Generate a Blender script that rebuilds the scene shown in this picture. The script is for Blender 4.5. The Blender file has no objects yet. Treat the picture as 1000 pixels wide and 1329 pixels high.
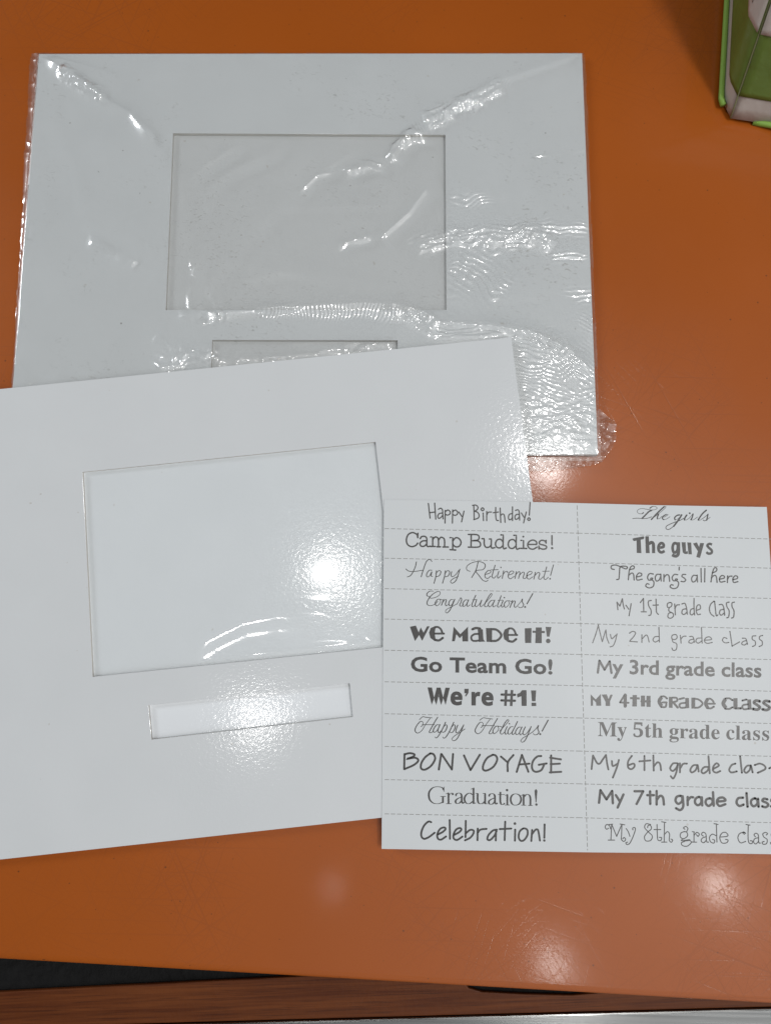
import bpy, bmesh, math, random
import numpy as np
from mathutils import Vector

# ------------------------------------------------------------------ camera, light, exposure
scene = bpy.context.scene
COL = scene.collection
CAM_H = 0.365                       # phone held 36.5 cm above the table
TILT = math.radians(7.8)            # leaning a little forward
FOC, PCX, PCY = 922.0, 500.0, 664.5

cam_data = bpy.data.cameras.new("camera")
cam_data.sensor_fit = 'HORIZONTAL'
cam_data.sensor_width = 36.0
cam_data.lens = 36.0 * FOC / 1000.0
cam_data.clip_start = 0.01
cam_data.clip_end = 50.0
camera = bpy.data.objects.new("camera", cam_data)
camera.location = (0, 0, CAM_H)
camera.rotation_euler = (TILT, 0, 0)
COL.objects.link(camera)
scene.camera = camera

scene.view_settings.view_transform = 'Standard'
scene.view_settings.look = 'None'
scene.view_settings.exposure = 0.0
scene.view_settings.gamma = 1.0
scene.view_settings.use_curve_mapping = False
scene.cycles.use_denoising = True
scene.cycles.max_bounces = 10
scene.cycles.transparent_max_bounces = 24
scene.cycles.sample_clamp_indirect = 6.0

world = bpy.data.worlds.new("World")
scene.world = world
world.use_nodes = True
wn, wl = world.node_tree.nodes, world.node_tree.links
bg = wn["Background"]
tc = wn.new("ShaderNodeTexCoord")
dot = wn.new("ShaderNodeVectorMath"); dot.operation = 'DOT_PRODUCT'
dot.inputs[1].default_value = (0.60, -0.50, 0.55)
ramp = wn.new("ShaderNodeValToRGB")
stops = [(0.0, .03), (.25, .04), (.45, .05), (.60, .24), (.66, .50), (.78, .62), (.90, .95)]
while len(ramp.color_ramp.elements) < len(stops): ramp.color_ramp.elements.new(0.5)
for el, (p, v) in zip(ramp.color_ramp.elements, stops):
    el.position = p; el.color = (v * .985, v, v * 1.01, 1)
wl.new(tc.outputs["Generated"], dot.inputs[0])
wl.new(dot.outputs["Value"], ramp.inputs[0])
wl.new(ramp.outputs[0], bg.inputs["Color"])
bg.inputs["Strength"].default_value = 1.0

def ceiling_or_fill_lamp(loc, watts, radius, color=(1, 0.985, 0.965)):
    d = bpy.data.lights.new("ceiling_or_fill_lamp", 'AREA')
    d.shape = 'DISK'; d.size = radius * 2; d.energy = watts; d.color = color
    o = bpy.data.objects.new("ceiling_or_fill_lamp", d); o.location = loc
    COL.objects.link(o)
    return o

LAMPS = [((0.43, 0.37, 1.5), 2.1, .032), ((-0.13, 0.06, 1.5), 1.15, .030), ((-0.33, -0.31, 1.5), 0.55, .028),
         ((0.41, -0.86, 1.5), 0.72, .030), ((0.82, -0.68, 1.5), 0.80, .030), ((-0.13, -0.68, 1.5), 0.06, .010),
         ((0.74, -0.16, 1.5), 6.6, .090)]  # last entry is an added fill that brightens the centre right, no known fitting
for loc, w, r in LAMPS:
    ceiling_or_fill_lamp(loc, w, r)
# long fluorescent fitting away to the upper left, the key that throws the soft shadows
for loc, w in (((-2.6, 1.4, 1.5), 34.0),):
    pd = bpy.data.lights.new("ceiling_panel", 'AREA'); pd.shape = 'RECTANGLE'; pd.size = 0.4; pd.size_y = 1.0
    pd.energy = w; pd.color = (0.93, 0.97, 1.0)
    po = bpy.data.objects.new("ceiling_panel", pd); po.location = loc
    po.rotation_euler = (-Vector(loc)).to_track_quat('-Z', 'Y').to_euler()
    COL.objects.link(po)

# ------------------------------------------------------------------ helpers
CT, ST = math.cos(TILT), math.sin(TILT)

def at(px, py, z=0.0):
    """where the sight line through a photo pixel meets the height z (a number, or a height function)"""
    dx, dy0 = (px - PCX) / FOC, -(py - PCY) / FOC
    d = (dx, CT * dy0 + ST, ST * dy0 - CT)
    zz = z if not callable(z) else 0.003
    for _ in range(1 if not callable(z) else 5):
        t = (zz - CAM_H) / d[2]
        x, y = d[0] * t, d[1] * t
        if callable(z):
            zz = z(x, y)
    return (x, y, zz)

def to_px(x, y, z):
    dz = z - CAM_H
    yy = CT * y + ST * dz
    zz = -ST * y + CT * dz
    return PCX + FOC * x / -zz, PCY - FOC * yy / -zz

def mesh_obj(name, verts, faces, mat, parent=None, smooth=False):
    me = bpy.data.meshes.new(name)
    me.from_pydata([tuple(v) for v in verts], [], faces)
    me.update()
    if smooth:
        me.polygons.foreach_set("use_smooth", [True] * len(me.polygons))
    for m in (mat if isinstance(mat, (list, tuple)) else [mat]):
        me.materials.append(m)
    o = bpy.data.objects.new(name, me)
    COL.objects.link(o)
    if parent: o.parent = parent
    return o

def empty(name, loc=(0, 0, 0)):
    o = bpy.data.objects.new(name, None)
    o.empty_display_size = 0.02
    o.location = loc
    COL.objects.link(o)
    return o

def under(child, root):
    """parent while keeping the child where it was built"""
    child.parent = root
    child.location = Vector(child.location) - Vector(root.location)

def tag(o, label=None, cat=None, kind=None, group=None):
    if label: o["label"] = label
    if cat: o["category"] = cat
    if kind: o["kind"] = kind
    if group: o["group"] = group

def slab(name, outer, holes, zlow, zhigh, mats, round_=0.00015, zoff=None, bres=1):
    """flat board with openings: outline and holes are xy loops; zoff(x, y) tilts it. mats = (face, cut edge)"""
    c = bpy.data.curves.new(name, 'CURVE'); c.dimensions = '2D'; c.fill_mode = 'BOTH'
    for loop in [outer] + holes:
        s = c.splines.new('POLY'); s.points.add(len(loop) - 1)
        for p, q in zip(s.points, loop): p.co = (q[0], q[1], 0, 1)
        s.use_cyclic_u = True
    c.extrude = (zhigh - zlow) / 2 - round_
    c.bevel_depth = round_; c.bevel_resolution = bres; c.offset = -round_
    tmp = bpy.data.objects.new("tmp", c); COL.objects.link(tmp)
    bpy.context.view_layer.update()
    ev = tmp.evaluated_get(bpy.context.evaluated_depsgraph_get())
    me = bpy.data.meshes.new_from_object(ev)
    bpy.data.objects.remove(tmp); bpy.data.curves.remove(c)
    me.name = name
    bm = bmesh.new(); bm.from_mesh(me)
    bmesh.ops.remove_doubles(bm, verts=bm.verts, dist=1e-6)
    bmesh.ops.recalc_face_normals(bm, faces=bm.faces)
    mid = (zlow + zhigh) / 2
    for v in bm.verts:
        v.co.z += mid + (zoff(v.co.x, v.co.y) if zoff else 0)
    bm.to_mesh(me); bm.free()
    me.materials.clear()
    for m in mats: me.materials.append(m)
    for p in me.polygons:
        p.material_index = 1 if abs(p.normal.z) < 0.3 and len(mats) > 1 else 0
        p.use_smooth = False
    o = bpy.data.objects.new(name, me); COL.objects.link(o)
    return o

# ------------------------------------------------------------------ materials
class NT:
    def __init__(self, name):
        self.m = bpy.data.materials.new(name); self.m.use_nodes = True
        self.t = self.m.node_tree; self.n = self.t.nodes; self.l = self.t.links
        self.b = self.n["Principled BSDF"]; self.out = self.n["Material Output"]
        self.co = self.n.new("ShaderNodeTexCoord").outputs["Object"]
    def new(self, t, **kw):
        x = self.n.new(t)
        for k, v in kw.items(): setattr(x, k, v)
        return x
    def mapped(self, scale=(1, 1, 1), rot=(0, 0, 0), loc=(0, 0, 0)):
        r = self.new("ShaderNodeMapping"); self.l.new(self.co, r.inputs[0]); r.inputs["Rotation"].default_value = rot
        m = self.new("ShaderNodeMapping"); self.l.new(r.outputs[0], m.inputs[0])
        m.inputs["Scale"].default_value = scale; m.inputs["Location"].default_value = loc
        return m.outputs[0]
    def noise(self, scale, detail=2, rough=.5, vec=None, dist=0):
        x = self.new("ShaderNodeTexNoise")
        x.inputs["Scale"].default_value = scale; x.inputs["Detail"].default_value = detail
        x.inputs["Roughness"].default_value = rough; x.inputs["Distortion"].default_value = dist
        self.l.new(vec if vec is not None else self.co, x.inputs["Vector"])
        return x.outputs["Fac"]
    def ramp(self, fac, *stops):
        r = self.new("ShaderNodeValToRGB"); cr = r.color_ramp
        while len(cr.elements) < len(stops): cr.elements.new(0.5)
        for el, (p, c) in zip(cr.elements, stops):
            el.position = p; el.color = (c, c, c, 1) if not isinstance(c, tuple) else (*c, 1)
        self.l.new(fac, r.inputs[0]); return r.outputs[0]
    def math(self, op, a, b=None, clamp=False):
        x = self.new("ShaderNodeMath", operation=op, use_clamp=clamp)
        for i, v in enumerate((a, b)):
            if v is None: continue
            if isinstance(v, (int, float)): x.inputs[i].default_value = v
            else: self.l.new(v, x.inputs[i])
        return x.outputs[0]
    def mix(self, fac, a, b, blend='MIX'):
        x = self.new("ShaderNodeMix", data_type='RGBA', blend_type=blend)
        for i, v in ((0, fac), (6, a), (7, b)):
            if isinstance(v, (int, float)): x.inputs[i].default_value = v
            elif isinstance(v, tuple): x.inputs[i].default_value = (*v, 1)
            else: self.l.new(v, x.inputs[i])
        return x.outputs[2]
    def bump(self, h, dist, normal=None, strength=1.0):
        x = self.new("ShaderNodeBump"); x.inputs["Strength"].default_value = strength; x.inputs["Distance"].default_value = dist
        self.l.new(h, x.inputs["Height"])
        if normal is not None: self.l.new(normal, x.inputs["Normal"])
        return x.outputs[0]
    def set(self, **kw):
        for k, v in kw.items():
            i = self.b.inputs[k.replace("_", " ")]
            if isinstance(v, tuple): i.default_value = (*v, 1) if len(v) == 3 else v
            elif isinstance(v, (int, float)): i.default_value = v
            else: self.l.new(v, i)
        return self

def mat_orange():
    k = NT("orange_laminate")
    mot = k.noise(9, 3); fine = k.noise(1500, 2)
    c = k.mix(k.ramp(mot, (.3, 0.0), (.7, 1.0)), (.372, .083, .0072), (.405, .092, .0086))
    c = k.mix(k.ramp(fine, (.35, 0.0), (.75, .14)), c, (.48, .14, .022))
    # hairline scratches in several directions, worn in patches
    tot = None
    for ang, sx, sy, th in ((.35, 9, 900, .645), (-.55, 11, 1000, .645), (1.1, 8, 850, .655), (-1.25, 12, 950, .655), (.02, 7, 800, .665), (2.3, 14, 1100, .645), (.8, 22, 1500, .65)):
        n = k.noise(1.0, 1, .4, k.mapped((sx, sy, 1), (0, 0, ang), (ang * 7, sx, 0)), .05)
        s = k.ramp(n, (th, 0.0), (th + .05, 1.0))
        tot = s if tot is None else k.math('MAXIMUM', tot, s)
    patch = k.ramp(k.noise(7, 2), (.42, 0.06), (.62, 1.0))
    scr = k.math('MULTIPLY', tot, patch)
    c = k.mix(k.math('MULTIPLY', scr, .30), c, (.22, .055, .012))
    specks = k.ramp(k.noise(520, 0), (.845, 0.0), (.865, 1.0))
    c = k.mix(k.math('MULTIPLY', specks, .7), c, (.10, .035, .012))
    smear = k.noise(14, 4, .6)
    k.set(Base_Color=c, Roughness=k.math('ADD', k.ramp(smear, (.3, .31), (.7, .38)), k.math('MULTIPLY', scr, .05)), IOR=1.40,
          Coat_Weight=.35, Coat_Roughness=k.ramp(smear, (.3, .085), (.7, .14)), Coat_IOR=1.45)
    h = k.math('SUBTRACT', k.math('MULTIPLY', k.noise(700, 2), .5), k.math('MULTIPLY', scr, .5))
    nb = k.bump(h, 2.2e-5)
    k.l.new(nb, k.b.inputs["Normal"]); k.l.new(nb, k.b.inputs["Coat Normal"])
    return k.m

def mat_paper(name, col, rough, bump1, tint=.02, ior=1.47, warp=8e-4):
    """clay coated white board: glossy with an orange peel that breaks reflections into sparkles"""
    k = NT(name)
    cl = k.noise(30, 3)
    c = k.mix(k.ramp(cl, (.3, 0.0), (.7, 1.0)), col, tuple(v - tint for v in col))
    sp = k.ramp(k.noise(420, 0), (.88, 0.0), (.90, 1.0))
    c = k.mix(k.math('MULTIPLY', sp, .4), c, (.45, .40, .33))
    k.set(Base_Color=c, Roughness=rough, IOR=ior)
    if bump1:
        h = k.math('ADD', k.math('MULTIPLY', k.noise(600, 1, .5, None, .4), 1.0), k.math('MULTIPLY', k.noise(1500, 1), .22))
        nb = k.bump(k.noise(11, 1), warp, k.bump(h, bump1))
        k.l.new(nb, k.b.inputs["Normal"])
    return k.m

def mat_plain(name, col, rough=.5, bump=None, bscale=800, metallic=0, vary=.1, vscale=60, ior=1.45):
    k = NT(name)
    c = k.mix(k.noise(vscale, 3), tuple(v * (1 - vary) for v in col), tuple(min(1, v * (1 + vary)) for v in col))
    k.set(Base_Color=c, Roughness=rough, Metallic=metallic, IOR=ior)
    if bump: k.l.new(k.bump(k.noise(bscale, 3), bump), k.b.inputs["Normal"])
    return k.m

def mat_clear(name, gain, rough, haze, dirt=False, bump=0, soft=0):
    """thin clear sheet: what is behind it shows straight through, the surface reflects by angle"""
    k = NT(name)
    geo = k.new("ShaderNodeNewGeometry")
    d = k.new("ShaderNodeVectorMath", operation='DOT_PRODUCT')
    nrm = geo.outputs["Normal"]
    nb = None
    if bump:
        nb = k.bump(k.noise(560, 1), bump); nrm = nb
    k.l.new(geo.outputs["Incoming"], d.inputs[0]); k.l.new(nrm, d.inputs[1])
    ca = k.math('ABSOLUTE', d.outputs["Value"])
    f = k.math('POWER', k.math('SUBTRACT', 1.0, ca, True), 5.0)
    f = k.math('MULTIPLY', k.math('ADD', k.math('MULTIPLY', f, .96), .04), gain, True)
    tr = k.new("ShaderNodeBsdfTransparent"); tr.inputs[0].default_value = (.985, .99, .985, 1)
    gl = k.new("ShaderNodeBsdfGlossy"); gl.inputs["Color"].default_value = (1, 1, 1, 1); gl.inputs["Roughness"].default_value = rough
    if nb is not None: k.l.new(nb, gl.inputs["Normal"])
    if soft:                                                                  # handling has dulled the film: a broad lobe under the sharp one
        g2 = k.new("ShaderNodeBsdfGlossy"); g2.inputs["Color"].default_value = (1, 1, 1, 1); g2.inputs["Roughness"].default_value = .30
        mg = k.new("ShaderNodeMixShader"); mg.inputs[0].default_value = soft
        k.l.new(gl.outputs[0], mg.inputs[1]); k.l.new(g2.outputs[0], mg.inputs[2]); gl = mg
    m1 = k.new("ShaderNodeMixShader"); k.l.new(f, m1.inputs[0]); k.l.new(tr.outputs[0], m1.inputs[1]); k.l.new(gl.outputs[0], m1.inputs[2])
    df = k.new("ShaderNodeBsdfDiffuse"); df.inputs[0].default_value = (.75, .77, .77, 1)
    m2 = k.new("ShaderNodeMixShader"); m2.inputs[0].default_value = haze
    k.l.new(m1.outputs[0], m2.inputs[1]); k.l.new(df.outputs[0], m2.inputs[2])
    last = m2
    if dirt:
        # scuffs and fibres caught on the film
        fl = k.ramp(k.noise(1.0, 2, .6, k.mapped((330, 620, 1), (0, 0, .25)), 1.2), (.60, 0.0), (.70, 1.0))
        area = k.ramp(k.noise(17, 3, .6), (.50, 0.0), (.66, 1.0))
        dk = k.math('MULTIPLY', fl, area)
        pt = k.ramp(k.noise(480, 0), (.87, 0.0), (.89, 1.0))
        dk = k.math('MULTIPLY', k.math('MAXIMUM', k.math('MULTIPLY', dk, .36), k.math('MULTIPLY', pt, .40)), 1.0, True)
        dd = k.new("ShaderNodeBsdfDiffuse"); dd.inputs[0].default_value = (.34, .31, .27, 1)
        m3 = k.new("ShaderNodeMixShader"); k.l.new(dk, m3.inputs[0]); k.l.new(last.outputs[0], m3.inputs[1]); k.l.new(dd.outputs[0], m3.inputs[2])
        last = m3
    k.l.new(last.outputs[0], k.out.inputs["Surface"])
    return k.m

def mat_wood():
    k = NT("dark_wood_laminate")
    g = k.noise(1.0, 4, .6, k.mapped((14, 420, 60), (0, 0, -.035)), .4)
    g2 = k.noise(1.0, 2, .5, k.mapped((40, 1500, 60), (0, 0, -.035)))
    c = k.mix(k.ramp(g, (.32, 0.0), (.68, 1.0)), (.085, .021, .006), (.160, .046, .012))
    c = k.mix(k.ramp(g2, (.55, 0.0), (.70, .6)), c, (.05, .014, .006))
    k.set(Base_Color=c, Roughness=.45, IOR=1.28)
    h = k.math('ADD', k.noise(300, 3), k.math('MULTIPLY', g, .6))
    k.l.new(k.bump(h, 1.6e-4), k.b.inputs["Normal"])
    return k.m

def mat_metal():
    k = NT("brushed_aluminium")
    g = k.noise(1.0, 2, .5, k.mapped((10, 900, 1), (0, 0, .02)))
    c = k.mix(g, (.20, .203, .20), (.29, .293, .29))
    k.set(Base_Color=c, Metallic=1.0, Roughness=k.ramp(g, (.3, .16), (.7, .30)))
    k.l.new(k.bump(g, 2e-5), k.b.inputs["Normal"])
    return k.m

M_ORANGE = mat_orange()
M_BOARD = mat_paper("coated_white_board", (.725, .748, .765), .115, 4.7e-5)
M_BACK = mat_paper("white_backing_paper", (.85, .88, .91), .115, 4.7e-5)
M_BACK2 = mat_paper("grey_white_backing", (.70, .715, .725), .2, 1.0e-4)
M_CARD = mat_paper("white_card_stock", (.700, .728, .745), .42, 2e-5, ior=1.4, warp=2e-4)
M_CORE = mat_plain("board_core", (.60, .58, .54), .8, 1e-4, 900)
M_INK = mat_plain("black_toner", (.039, .037, .036), .36, 3e-5, 1500, vary=.2, vscale=300, ior=1.6)
M_DASH = mat_plain("grey_dash_ink", (.30, .30, .29), .5, vary=.25, vscale=500)
M_FILM = mat_clear("clear_wrinkled_film", 3.4, .075, .035, dirt=True, bump=1.2e-5, soft=.45)
M_FILM2 = mat_clear("clear_film_back", 1.6, .30, .03)
M_ACETATE = mat_clear("clear_acetate", 1.9, .06, .015)
M_WOOD = mat_wood()
M_METAL = mat_metal()
M_RUBBER_MAT = mat_plain("black_rubber", (.014, .0142, .0145), .95, 1.6e-3, 330, vary=.3, vscale=200, ior=1.2)

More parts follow.
